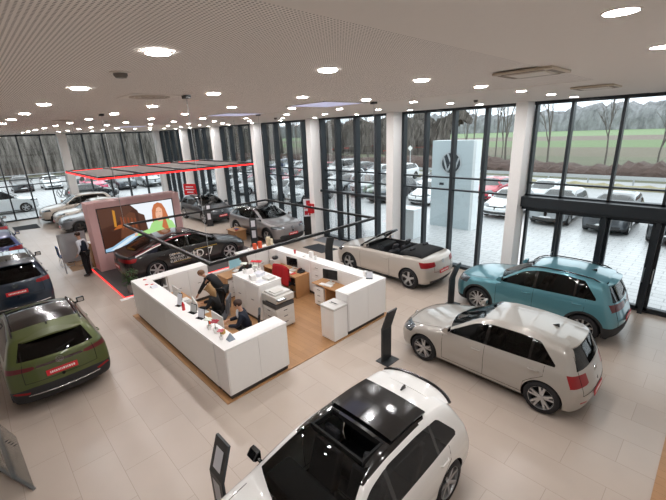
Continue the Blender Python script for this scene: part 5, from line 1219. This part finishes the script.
# picture on the screen: flat coloured shapes
cols = [('#e9eff5', 1.0), ('#4a2a1e', .8), ('#6e4430', .8), ('#b9662b', .9), ('#a7d98a', 1.0), ('#c9764a', .9), ('#e8b79b', 1.0), ('#9fc4e0', .95), ('#d9e6ee', 1.0), ('#2a2427', .7), ('#8f4a2b', .9), ('#5c3a2c', .8), ('#c98a2e', .9)]
ms = [mat('screen_colour_'+h_[1:], '#050505', .3, emit=e2*.85, emitcol=h_) for h_, e2 in cols]
pic = MB(); lay = [0]
def poly(mi, pts):
    lay[0] += 1; x = .301+.0004*lay[0]; pic.mi = mi; pic.add([(x, -1.46+2.87*u, .76+1.72*v) for u, v in pts], [tuple(range(len(pts)))])
poly(0, [(0, 0), (1, 0), (1, 1), (0, 1)]); poly(1, [(0, 0), (.50, 0), (.56, .45), (.50, .85), (.42, 1), (0, 1)]); poly(2, [(.22, .25), (.48, .3), (.46, .8), (.30, .9)]); poly(11, [(.0, .55), (.2, .62), (.45, .9), (.40, 1), (.0, 1)])
poly(12, [(.17, .55), (.20, .55), (.21, .92), (.18, .95)]); poly(3, [(.15, .48), (.36, .52), (.38, .58), (.22, .58)]); poly(11, [(.5, .3), (.6, .35), (.58, .72), (.5, .8)])
for k in range(5): poly(10, [(.26+.045*k, .45), (.28+.045*k, .45), (.28+.045*k, .75-.02*k), (.26+.045*k, .77-.02*k)])
poly(7, [(.0, .0), (.18, .0), (.55, .30), (.50, .36), (.30, .27), (.10, .10), (.0, .07)]); poly(8, [(.06, .02), (.16, .02), (.46, .28), (.36, .27)]); poly(9, [(.18, 0), (.62, 0), (.60, .30), (.54, .31)])
poly(5, [(.70, .30), (.68, .55), (.695, .80), (.735, .93), (.79, .97), (.85, .93), (.885, .80), (.91, .62), (.93, .42), (.88, .28)])
poly(4, [(.58, .0), (.60, .30), (.66, .48), (.74, .56), (.86, .56), (.96, .46), (1.0, .30), (1.0, 0)]); poly(4, [(.42, .24), (.44, .30), (.62, .36), (.64, .24)]); poly(6, [(.40, .24), (.44, .25), (.45, .31), (.41, .32)])
poly(6, [(.76, .50), (.82, .50), (.825, .60), (.755, .60)]); poly(6, [(.735, .62), (.75, .57), (.79, .54), (.82, .57), (.835, .64), (.84, .78), (.82, .86), (.77, .87), (.74, .80)])
poly(5, [(.72, .70), (.75, .86), (.80, .90), (.85, .84), (.865, .60), (.90, .25), (.85, .28), (.875, .2), (.80, .35), (.845, .60), (.845, .78), (.80, .86), (.76, .83), (.735, .68)])
poly(9, [(.752, .735), (.772, .735), (.772, .745), (.752, .745)]); poly(9, [(.80, .735), (.82, .735), (.82, .745), (.80, .745)]); poly(10, [(.772, .62), (.80, .62), (.797, .63), (.775, .63)])
poly(9, [(.62, 0), (1, 0), (1, .10), (.9, .20), (.74, .16)])
pic.build('screen_picture', ms, o)
# potted plant at the platform corner
def plant(x, y, z, lab, h=.75, r=.3, n=220):
    o = empty('potted_plant', (x, y, z), 0, lab, 'plant'); MB().lathe([(.11, 0), (.15, .3), (.13, .3), (.1, .02)], 20).build('pot', mat('pot_grey', '#8d8a87', .6), o)
    l = MB(); rnd = random.Random(5)
    for k in range(n):
        a = rnd.uniform(0, 2*PI); q = rnd.random()**.6; zz_ = .3+h*rnd.random()**.8; rr = r*q; c_ = Vector((rr*math.cos(a), rr*math.sin(a), zz_)); d = Vector((math.cos(a), math.sin(a), rnd.uniform(-.8, .6))).normalized()*.09; s_ = d.cross(Vector((0, 0, 1))).normalized()*.022
        l.add([c_, c_+d*.5+s_, c_+d+Vector((0, 0, -.02)), c_+d*.5-s_], [(0, 1, 2, 3)])
    l.build('foliage', mat('leaf_green', '#3c5c2c', .6, noise=.5, nscale=12), o)
    b_ = MB()
    for k in range(9): a = k*2*PI/9; b_.tube([(0, 0, .25), (.1*math.cos(a), .1*math.sin(a), .55), (.22*math.cos(a), .22*math.sin(a), .8)], .006, 4)
    b_.build('branches', mat('twig_brown', '#4c3a28', .8), o)
plant(-13.42, 3.25, .03, 'leafy green potted plant at the tail of the black saloon, beside the reception island', .5, .24)
# ------------------------------------------------------------------ salesman's desk with glass partition
o = MB().prism([(-21.0, 2.35), (-17.75, 2.3), (-17.75, 3.6), (-21.0, 3.6)], .001, .01).build('rug', mat('brown_rug', '#a48466', .95, noise=.2, nscale=60)); tag(o, 'brown rug under the small consulting table left of the screen wall', 'rug')
o = empty('consulting_table', (-18.6, 3.0, .01), 0, 'light wooden consulting table on the brown rug behind the standing man', 'table')
MB().box(-.75, .6, -.4, .4, .70, .735).build('table_top', oak, o, bevel=.01)
for sx in (-.5, .35):
    MB().tube([(sx, 0, .70), (sx, 0, .05)], .03, 8).build('pillar', alu, o); MB().tube([(sx, -.32, .03), (sx, 0, .08), (sx, .32, .03)], .02, 6).build('foot', alu, o)
o = empty('wooden_sideboard', (-17.62, 3.35, .01), 0, 'light wooden sideboard directly against the left side of the screen wall', 'sideboard'); MB().box(-.2, .2, -.3, .3, 0, 1.05).build('carcass', oak, o, bevel=.005); MB().box(-.21, .21, -.31, .31, 1.05, 1.08).build('top', cw_, o)
fg = mat('frosted_partition', '#a9adb0', .35); fg.node_tree.nodes['Principled BSDF'].inputs['Alpha'].default_value = .72
o = empty('glass_partition', (-19.3, 2.4, 0), 0, 'grey translucent partition standing behind the consulting table', 'partition'); MB().box(.0, .95, -.01, .01, .48, 1.6).build('panel', fg, o); 
for a in (.03, .92): MB().box(a-.02, a+.02, -.02, .02, 0, 1.6).build('post', alu, o); 
MB().box(0, .95, -.015, .015, .45, .48).build('bottom_rail', alu, o)
o.location = (-17.62, 2.05, 0); o.rotation_euler = (0, 0, PI/2)
bluem = mat('blue_upholstery', '#2b4a7c', .8)
def vchair(x, y, rz, lab):
    o = empty('visitor_chair', (x, y, .01), rz, lab, 'chair', 'blue visitor chairs'); MB().box(-.23, .23, -.22, .22, .42, .47).build('seat', bluem, o, bevel=.015); MB().box(-.23, .23, .2, .24, .5, .88).build('backrest', bluem, o, bevel=.015)
    for sx in (-1, 1): MB().tube([(sx*.22, .24, .85), (sx*.22, .20, .44), (sx*.22, .22, .02), (sx*.22, -.22, .02), (sx*.22, -.2, .42)], .012, 6).build('leg_frame', alu, o)
vchair(-19.75, 2.75, PI/2+PI, 'blue visitor chair at the left end of the consulting table'); vchair(-18.8, 2.32, PI, 'blue visitor chair at the camera side of the consulting table')
item('black_box', 'low black box on the rug under the consulting table', 'box', MB().box(-19.6, -19.2, 2.42, 2.65, .011, .13), bp, bevel=.01)
item('paper_sheet', 'white papers lying on the wooden consulting table', 'paper', MB().box(-18.7, -18.4, 2.9, 3.1, .746, .756), whs)
# white cabinets behind the screen wall with box
o = empty('display_table', (-16.6, 9.2, .001), 0, 'small wooden display table behind the nose of the black saloon with blue and red items', 'table'); MB().box(-.4, .4, -.35, .35, .5, .54).build('table_top', oak, o); MB().box(-.36, .36, -.3, .3, 0, .5).build('body', oak, o)
item('blue_leaflet', 'blue leaflet on the small wooden display table', 'leaflet', MB().box(-16.75, -16.5, 9.1, 9.3, .542, .56), bluem); item('red_leaflet', 'red leaflet on the small wooden display table', 'leaflet', MB().box(-16.45, -16.3, 9.0, 9.15, .542, .56), redm)
# ------------------------------------------------------------------ info totems
def totem(x, y, rz, lab, papers=True, h=1.3, w_=.32, grp='bent black info totems'):
    """papers face local -y, top leans to +y"""
    o = empty('info_totem', (x, y, 0), rz, lab, 'info stand', grp); dk = mat('totem_anthracite', '#2d3033', .45)
    MB().box(-w_/2-.05, w_/2+.05, -.15, .2, .002, .014).build('base_plate', dk, o)
    pr = [(-.03, .014), (-.03, h*.64), (.13, h), (.165, h-.005), (.01, h*.62), (.01, .014)]
    MB().prism([(a, b_) for a, b_ in pr], -w_/2, w_/2, 'x').build('bent_panel', dk, o, bevel=.002)
    if papers:
        d = Vector((0, .16, h*.36)).normalized(); n_ = Vector((0, -d.z, d.y))
        def sheet(t0, t1):
            b0 = Vector((0, -.03, h*.64)); q = [b0+d*t+n_*.003+Vector((s_*.09, 0, 0)) for t, s_ in ((t0, -1), (t0, 1), (t1, 1), (t1, -1))]; return MB().add(q, [(0, 1, 2, 3)])
        sheet(.09, .38).build('info_sheet', whs, o); MB().add([(-.09, -.033, h*.30), (.09, -.033, h*.30), (.09, -.033, h*.58), (-.09, -.033, h*.58)], [(0, 1, 2, 3)]).build('info_sheet', whs, o)
totem(-3.86, 1.45, 0, 'black bent info totem with white sheets at the bottom beside the white hatchback')
totem(-4.62, 5.93, PI/2+PI, 'black bent info totem in front of the pale grey hatchback', False)
totem(-4.98, 9.45, PI/2+PI, 'black bent info totem at the nose of the teal crossover', False)
totem(-9.9, 9.2, PI/2+PI-.2, 'black bent info totem at the front wheel of the convertible', False)
totem(-14.95, 9.15, PI/2-.3-.3, 'black bent info totem with two white sheets beside the grey electric SUV')
totem(-20.6, 9.75, PI/2-.6, 'black bent info totem with white sheets before the dark grey compact car')
# poster stand and red fire box
o = empty('poster_stand', (-14.27, 11.98, 0), .9, 'tall black stand with a white poster with red print left of the glass door', 'poster stand')
MB().box(-.27, .27, -.2, .2, .002, .03).build('base', blackm, o); MB().box(-.26, .26, -.04, .04, .03, 1.95).build('column_body', blackm, o, bevel=.01); p = MB().box(-.23, .23, -.048, -.04, 1.0, 1.88).build('poster', whs, o)
t_ = MB()
for (a, b_, c_, d) in ((-.20, -.02, 1.08, 1.28), (.02, .20, 1.05, 1.36), (-.22, .2, 1.40, 1.44), (-.1, .12, 1.56, 1.80), (-.22, .2, 1.48, 1.52)): t_.box(a*.95, b_*.95, -.051, -.048, c_, d)
t_.build('red_print', mat('poster_red', '#b5182c', .5), p)
item('poster_photo', 'x', 'x', MB(), whs) if False else None
o = MB().box(-13.88, -13.58, 11.62, 11.781, 1.28, 1.72).build('fire_hose_box', mat('fire_red', '#c3131c', .4)); tag(o, 'red fire equipment box mounted on the white column beside the glass door', 'fire box'); MB().box(-13.56, -13.34, 11.594, 11.60, 1.36, 1.64).build('pictogram', whs, o) if False else None
o = empty('red_roll_up_sign', (-25.45, 10.95, 0), .5, 'red square sign on a stand behind the dark grey compact car', 'sign'); MB().box(-.5, .5, -.02, .02, 1.2, 1.98).build('sign_panel', mat('fire_red', '#c3131c', .4), o, bevel=.01); MB().box(-.04, .04, 0, .04, .02, 1.2).build('post', blackm, o); MB().box(-.3, .3, -.2, .2, .001, .02).build('base', blackm, o)
b_ = MB()
for k, (z_, w_) in enumerate(((1.75, .3), (1.57, .36), (1.39, .25))): b_.box(-w_, w_, -.026, -.021, z_, z_+.06)
b_.build('white_print', whs, o)
# desk lamp behind saloon
# glass stand bottom left
o = empty('glass_info_panel', (-6.42, -.33, 0), PI+.38, 'clear glass panel with small dark studs and a steel bar at the lower left corner', 'glass panel'); ag = glassmat('clear_panel_glass', (.93, .95, .95), .7, 1.45)
MB().add([(0, -.006, .01), (1.3, -.006, .01), (1.3, -.006, 1.35), (0, -.006, 1.0), (0, .006, .01), (1.3, .006, .01), (1.3, .006, 1.35), (0, .006, 1.0)], [(0,3,2,1),(4,5,6,7),(0,1,5,4),(1,2,6,5),(2,3,7,6),(3,0,4,7)]).build('glass_sheet', ag, o)
for k in range(4): MB().lathe([(.008, -.02), (.008, .02)], 10, 'y', c=(.12+.07*k, 0, .80)).build('stud', bp, o)
MB().box(.52, .56, -.03, .03, .01, 1.15).build('steel_bar', alu, o); MB().box(.0, 1.3, -.02, .02, .001, .03).build('base_rail', alu, o)
o = empty('service_counter', (.75, 4.6, .02), 0, 'white service counter barely entering at the lower right corner', 'counter'); MB().box(-.42, .5, -1.6, 1.7, .0, 1.05).build('carcass', cw2, o); MB().box(-.43, .52, -1.62, 1.72, 1.05, 1.09).build('worktop', cw_, o)
# emblem sticker on the left glass front
o = emblem('window_emblem', None, (XW+.02, 4.88, 1.52), (1, 0, 0), (0, 0, 1), .34, mat('grey_sticker', '#8b949a', .5), None, .004); tag(o, 'grey round emblem sticker on the left glass front', 'sticker')
# ================================================================== OUTSIDE
pv, n, b = nodemat('grey_paving', .35)
tcn = n.nodes.new('ShaderNodeTexCoord'); br = n.nodes.new('ShaderNodeTexBrick'); br.inputs['Scale'].default_value = 1; br.inputs['Brick Width'].default_value = .6; br.inputs['Row Height'].default_value = .3; br.inputs['Mortar Size'].default_value = .018
br.inputs['Color1'].default_value = srgb('#c3c4c5'); br.inputs['Color2'].default_value = srgb('#bbbcbd'); br.inputs['Mortar'].default_value = srgb('#9b9c9f')
n.links.new(tcn.outputs['Object'], br.inputs['Vector']); n.links.new(br.outputs['Color'], b.inputs['Base Color'])
struct(MB().box(-75, 60, YF+.13, 26.5, -.25, -.02).build('paved_forecourt', pv)); struct(MB().box(-75, XW-.21, -60, YF+.13, -.25, -.02).build('paved_side_yard', pv))
asph = mat('wet_asphalt', '#a0a2a4', .4, noise=.2, nscale=2)
struct(MB().box(-75, 60, 26.5, 40, -.25, -.025).build('asphalt_road', asph))
gm = [mat('meadow_olive', '#6a6c56', .95, noise=.5, nscale=.15), mat('field_brown', '#6f6858', .95, noise=.3, nscale=.1), mat('field_green', '#6b7e57', .95, noise=.2, nscale=.05), mat('field_brown_far', '#776c62', .95, noise=.2, nscale=.05), mat('field_green_far', '#788c66', .95, noise=.1, nscale=.03)]
g = MB()
for (y0, y1, mi) in ((40, 68, 0), (68, 92, 1), (92, 126, 2), (126, 165, 3), (165, 420, 4)): g.mi = mi; g.box(-600, 300, y0, y1, -.4, -.03)
g.mi = 0; g.box(-600, -75, -200, 40, -.4, -.03)
o = g.build('farmland_ground', gm); struct(o)
struct(MB().box(60, 300, YS-40, 40, -.4, -.03).build('yard_ground', gm[0]))
# guard rail
o = empty('guard_rail', (0, 36.8, 0), 0, 'grey metal guard rail along the road beyond the car park', 'guard rail'); MB().box(-60, 40, -.03, .03, .55, .82).build('rail', mat('galvanised_steel', '#b9bdbf', .5, metal=.4), o)
for k in range(34): MB().box(-59+3*k, -58.9+3*k, .03, .12, -.02, .75).build('rail_post', mat('galvanised_steel', '#b9bdbf', .5), o)
# trees
bark = mat('winter_bark', '#6f6962', .9, noise=.4, nscale=5); bark2 = mat('winter_twigs', '#5d5650', .9)
def tree_mesh(seed, h, lean=.05, spread=.5, twig=True):
    rnd = random.Random(seed); t = MB()
    def grow(p, d, L, r, dep):
        q = p+d*L; mid = p+d*L*.5+Vector((rnd.uniform(-1, 1), rnd.uniform(-1, 1), 0))*L*.04
        t.tube([p, mid, q], [r, r*.85, r*.65], 5 if dep < 2 else 3, cap=False)
        if dep >= 4: return
        n_ = (3, 3, 3, 3)[dep]
        for k in range(n_):
            a = rnd.uniform(0, 2*PI); s_ = rnd.uniform(.3, .75)*(1 if dep else .8); nd = (d+Vector((math.cos(a)*s_, math.sin(a)*s_, rnd.uniform(0, .3)))).normalized()
            st = p+d*L*rnd.uniform(.55, 1.0); grow(st, nd, L*rnd.uniform(.5, .72), r*.5, dep+1)
        if dep < 2: grow(q, (d+Vector((rnd.uniform(-.1, .1), rnd.uniform(-.1, .1), 0))).normalized(), L*.75, r*.62, dep+1)
    grow(Vector((0, 0, 0)), Vector((rnd.uniform(-lean, lean), rnd.uniform(-lean, lean), 1)).normalized(), h*.38, h*.014, 0)
    return t
protos = []
for k in range(4):
    o = empty('bare_tree', (-8.9+k*4, 41+k, -.03), 0, None, 'tree'); tree_mesh(k+1, 11+k).build('branches', bark, o); protos.append(o)
rnd = random.Random(11); ti = 0
ords = ['slender', 'spreading', 'crooked', 'tall']
def put_tree(x, y, s_, where, grp):
    global ti
    q_ = .8 if 'lone' in grp else (.42 if 'left' in grp else .5); k = ti % 4; lab = '%s bare winter tree %s' % (ords[k], where); src = protos[k]
    if ti < 4: src.location = (x, y, -.03); src.scale = (s_*q_, s_*q_, s_); src['label'] = lab; src['group'] = grp
    else: copy_tree(src, (x, y, -.03), rnd.uniform(0, 6), lab, grp, scale=(s_*q_, s_*q_, s_))
    ti += 1
for x, y, s_, w_ in ((-9.6, 50.5, .85, 'standing alone before the fields, seen in the right windows'), (-5.2, 51, .75, 'in front of the fields right of the first lone tree'), (-15.5, 51, .9, 'behind the sign pylon'), (-20.5, 51, .9, 'left of the sign pylon top')): put_tree(x, y, s_, w_, 'lone trees')
for i in range(25):
    x = -21-i*2.1+rnd.uniform(-.2, .2); put_tree(x, (49, 56)[i % 2]+rnd.uniform(-.5, .5), rnd.uniform(.9, 1.25), 'in the dense wood beyond the road, behind the middle windows', 'trees of the wood beyond the road')
for i in range(24):
    y = -14+i*2.1; put_tree((-72.5, -66.)[i % 2], y, rnd.uniform(.8, 1.1), 'in the dark wood behind the left glass front', 'trees of the wood at the left')
# woodland masses
def mass(name, pts, w_, h0, h1, m, lab, seed, cat='woodland'):
    rn = random.Random(seed); v = []; f = []; N = 260; a, b_ = Vector(pts[0]), Vector(pts[1]); d = (b_-a); nrm = Vector((-d.y, d.x, 0)).normalized()
    prof = [(0, 0), (.02, .45), (.10, .8), (.25, 1), (.6, 1.05), (1, .9)]
    for i in range(N+1):
        p = a+d*i/N; hh = h0+(h1-h0)*(.5+.5*math.sin(i*.11+seed)*.6+rn.uniform(-.5, .5)*.7)
        for (u, s_) in prof: v.append(tuple(p+nrm*(u*w_+rn.uniform(-.03, .03)*w_))[:2]+(hh*s_*(1+rn.uniform(-.08, .08)) if s_ else -.1,))
    k = len(prof)
    for i in range(N):
        for j in range(k-1): f.append((i*k+j, (i+1)*k+j, (i+1)*k+j+1, i*k+j+1))
    o = MB().add(v, f).build(name, m); tag(o, lab, cat, None, 'stuff'); return o
def woodmat(name, c0, c1, sc):
    m, n, b = nodemat(name, 1.0); t = n.nodes.new('ShaderNodeTexCoord'); mp = n.nodes.new('ShaderNodeMapping'); mp.inputs['Scale'].default_value = sc
    x = n.nodes.new('ShaderNodeTexNoise'); x.inputs['Scale'].default_value = 1.0; x.inputs['Detail'].default_value = 7; x.inputs['Roughness'].default_value = .7
    r = n.nodes.new('ShaderNodeValToRGB'); r.color_ramp.elements[0].position = .38; r.color_ramp.elements[1].position = .66; r.color_ramp.elements[0].color = srgb(c0); r.color_ramp.elements[1].color = srgb(c1)
    n.links.new(t.outputs['Object'], mp.inputs[0]); n.links.new(mp.outputs[0], x.inputs['Vector']); n.links.new(x.outputs['Fac'], r.inputs[0]); n.links.new(r.outputs[0], b.inputs['Base Color']); return m
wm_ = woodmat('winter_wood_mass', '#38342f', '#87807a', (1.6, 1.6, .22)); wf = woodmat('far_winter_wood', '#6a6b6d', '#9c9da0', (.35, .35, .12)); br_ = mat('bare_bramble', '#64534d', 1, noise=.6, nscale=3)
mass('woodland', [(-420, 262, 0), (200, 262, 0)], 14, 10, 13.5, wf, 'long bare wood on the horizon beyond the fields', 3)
mass('woodland', [(-76, 66, 0), (-36, 64, 0)], 8, 4.5, 7, wm_, 'dense bare wood beyond the road behind the middle windows', 5)
mass('woodland', [(-80, -60, 0), (-80, 60, 0)], 8, 9, 11.5, wm_, 'dark bare wood behind the left glass front', 8).data
mass('bramble_hedge', [(-75, 42.5, 0), (50, 42.5, 0)], 4, .7, 1.5, br_, 'low reddish brown brambles along the far side of the road', 9, 'hedge')
mass('grass_verge', [(-75, 35.1, 0), (50, 35.1, 0)], 1.1, .15, .35, mat('dry_verge_grass', '#a49c7c', 1, noise=.5, nscale=4), 'dry grass strip between the car park and the road', 12, 'grass')
# sign pylon
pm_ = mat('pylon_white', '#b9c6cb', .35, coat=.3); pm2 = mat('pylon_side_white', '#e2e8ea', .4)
o = empty('sign_pylon', (-9.62, 17.6, -.02), 0, 'tall pale sign pylon with a dark round emblem outside the middle window', 'sign')
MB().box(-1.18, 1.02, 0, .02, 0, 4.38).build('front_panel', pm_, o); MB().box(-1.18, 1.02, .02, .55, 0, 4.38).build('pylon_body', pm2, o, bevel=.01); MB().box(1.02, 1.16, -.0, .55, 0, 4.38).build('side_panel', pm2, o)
emblem('emblem', o, (-.10, -.012, 3.3), (0, -1, 0), (0, 0, 1), .56, mat('emblem_silver', '#c2c8cc', .4, metal=.4), mat('emblem_dark', '#30383e', .4), .02)
MB().box(-.7, -.45, -.012, 0, 2.18, 2.30).build('small_lettering', mat('emblem_dark', '#30383e', .4), o)
o = empty('planter_box', (-10.3, 15.0, -.02), 0, 'white box shaped bollard outside at the foot of the sign pylon', 'box'); MB().box(-.48, .48, -.4, .4, 0, 1.36).build('housing', pm2, o, bevel=.01); MB().box(-.5, .5, -.42, .42, 1.36, 1.40).build('lid', pm2, o)
# cars outside: three low detail kinds
kinds = {}
pw_ = paint('lot_paint', '#d9dbdc', .1, .3)
for nm, c in (('suv', suv(lo=True, rails=None)), ('hatch', hatch(4.2, .89, 1.47, (.85, 3.45), .325, lo=True)), ('van', hatch(4.85, .94, 1.88, (.92, 3.85), .35, lo=True, zn=.95, zbon=1.15, zb_=1.12, cowl=1.15, roofs=2.1, roofe=4.7, rz=1.84, tx=.05, roofw=.80, dlo=(1.2, 4.7, 4.5)))):
    std_lights(c, hz=(.66, .80) if nm == 'hatch' else (.78, .92), tz=(.8, 1.0), ty=.45, tx_=.3); grille(c, .3, .45, .6, .66 if nm == 'hatch' else .78, .72 if nm == 'hatch' else .86)
    c['regs'].append(('front_plate', mat('white_plate', '#e4e6e6', .4), 'F', [(-.01, .42), (.26, .42), (.26, .53), (-.01, .53)], lambda x, y, z: x < .5))
    r, B = build_car(c, pw_, 'car'); kinds[nm] = r
lot = {'white': paint('lot_white', '#dfe2e4', .05, .3), 'silver': paint('lot_silver', '#a6abae', .5, .3), 'dark grey': paint('lot_dark_grey', '#4a4f54', .4, .3), 'black': paint('lot_black', '#1c1f23', .3, .3), 'red': paint('lot_red', '#b01f38', .2, .3), 'blue': paint('lot_blue', '#2e3f63', .3, .3), 'pink red': paint('lot_pink', '#c83c62', .2, .3)}
used_k = set()
def lotcar(kd, col, x, y, h_, lab, grp='cars parked outside'):
    rz = {'-x': 0, '+x': PI, '-y': PI/2, '+y': -PI/2}[h_]; src = kinds[kd]; lab = '%s %s %s' % (col, {'suv': 'SUV', 'hatch': 'hatchback', 'van': 'van'}[kd], lab)
    if kd not in used_k:
        used_k.add(kd); src.location = (x, y, -.02); src.rotation_euler = (0, 0, rz); tag(src, lab, 'car', grp)
        src_sw = [ch for ch in src.children if ch.type == 'MESH']
        for ch in src_sw:
            for sl in ch.material_slots:
                if sl.material == pw_: sl.link = 'OBJECT'; sl.material = lot[col]
    else:
        c = copy_tree(src, (x, y, -.02), rz, lab, grp)
        for ch in c.children:
            for sl in ch.material_slots:
                if sl.link == 'OBJECT' or sl.material == pw_: sl.link = 'OBJECT'; sl.material = lot[col]
F = '-y'
lotcar('suv', 'silver', -6.05, 20.6, F, 'facing the entrance, seen through the leftmost glass door')
lotcar('suv', 'dark grey', -3.55, 20.3, F, 'facing the entrance, seen through the second and third glass doors')
lotcar('suv', 'black', -1.05, 19.7, F, 'facing the entrance at the right edge of the picture')
lotcar('hatch', 'white', -8.65, 20.6, F, 'parked right of the sign pylon, left of the first column')
lotcar('hatch', 'red', -11.7, 25.0, F, 'partly hidden behind the right side of the sign pylon')
lotcar('hatch', 'silver', -8.2, 25.2, F, 'in the second row behind the white hatchback right of the pylon')
lotcar('hatch', 'white', -14.3, 21.4, F, 'just left of the sign pylon')
lotcar('suv', 'white', -16.4, 25.4, F, 'in the second row left of the sign pylon')
lotcar('suv', 'black', -17.3, 20.5, F, 'low behind the right edge of the glass door bay')
lotcar('suv', 'silver', -20.2, 21.6, F, 'behind the glass door bay')
lotcar('hatch', 'silver', -23.0, 22.0, F, 'left of the silver SUV behind the glass door bay')
lotcar('suv', 'white', -25.25, 23.8, F, 'behind the left edge of the glass door bay')
lotcar('hatch', 'white', -24.9, 16.6, F, 'nearest the building behind the grey show SUV')
lotcar('hatch', 'white', -22.2, 16.8, F, 'near the building, right neighbour of the nearest white hatchback')
lotcar('suv', 'dark grey', -27.6, 21.2, F, 'behind the column bay left of the glass doors')
lotcar('suv', 'red', -30.0, 21.8, F, 'next to the dark grey SUV behind the bay left of the glass doors')
lotcar('suv', 'blue', -32.6, 22.0, F, 'left of the red SUV in the middle distance')
lotcar('hatch', 'white', -29.8, 16.8, F, 'close to the building behind the slim mullions')
lotcar('hatch', 'white', -34.8, 16.2, F, 'close to the building farther left')
lotcar('hatch', 'pink red', -35.4, 21.6, F, 'far behind the narrow window bay')
lotcar('suv', 'white', -38.2, 21.8, F, 'far left beside the pink red hatchback')
lotcar('suv', 'black', -40.8, 21.8, F, 'far left behind the slim far column')
for i, (kd, col) in enumerate((('suv', 'white'), ('hatch', 'silver'), ('suv', 'dark grey'), ('van', 'white'), ('hatch', 'red'), ('suv', 'silver'), ('hatch', 'white'), ('suv', 'blue'))):
    lotcar(kd, col, -16.5-2.9*i-7, 30.2, F, 'in the back row near the road, %s from the right' % ['first', 'second', 'third', 'fourth', 'fifth', 'sixth', 'seventh', 'eighth'][i])
# west yard
lotcar('van', 'white', -38.2, 3.9, '+y', 'side on outside the far left glass doors')
lotcar('hatch', 'black', -40.0, 10.3, '+y', 'side on outside, right of the emblem sticker')
lotcar('suv', 'pink red', -43.6, 9.6, '+x', 'facing the hall behind the canopy left end')
lotcar('suv', 'dark grey', -43.5, 12.3, '+x', 'facing the hall, right of the pink red one')
lotcar('suv', 'silver', -43.2, 14.9, '+x', 'facing the hall near the far corner of the glass')
for i, (kd, col) in enumerate((('suv', 'black'), ('hatch', 'white'), ('suv', 'dark grey'), ('suv', 'white'), ('hatch', 'silver'), ('suv', 'black'))):
    lotcar(kd, col, -52.5, 4.5+2.7*i, '+x', 'in the far west row, %s from the left' % ['first', 'second', 'third', 'fourth', 'fifth', 'sixth'][i])
# hedge / fence in the west yard
o = empty('wire_fence', (-60, 0, 0), 0, 'pale mesh fence along the west yard in front of the dark wood', 'fence')
MB().box(-.02, .02, -40, 34.5, 1.35, 1.42).build('top_rail', mat('galvanised_steel', '#b9bdbf', .5), o); MB().box(-.02, .02, -40, 34.5, .6, .66).build('middle_rail', mat('galvanised_steel', '#b9bdbf', .5), o)
for k in range(25): MB().box(-.03, .03, -40+3*k, -39.9+3*k, 0, 1.5).build('fence_post', mat('galvanised_steel', '#b9bdbf', .5), o)
# traffic sign
o = empty('road_sign', (-24.0, 34.75, 0), 0, 'small diamond road sign on a post by the road', 'road sign'); MB().box(-.03, .03, -.03, .03, 0, 3.0).build('post', mat('galvanised_steel', '#b9bdbf', .5), o); MB().add([(0, -.04, 2.7), (.3, -.04, 3.0), (0, -.04, 3.3), (-.3, -.04, 3.0), (0, -.06, 2.7), (.3, -.06, 3.0), (0, -.06, 3.3), (-.3, -.06, 3.0)], [(0, 1, 2, 3), (7, 6, 5, 4), (0, 4, 5, 1), (1, 5, 6, 2), (2, 6, 7, 3), (3, 7, 4, 0)]).build('sign_plate', mat('sign_white', '#e8e8e2', .5), o)
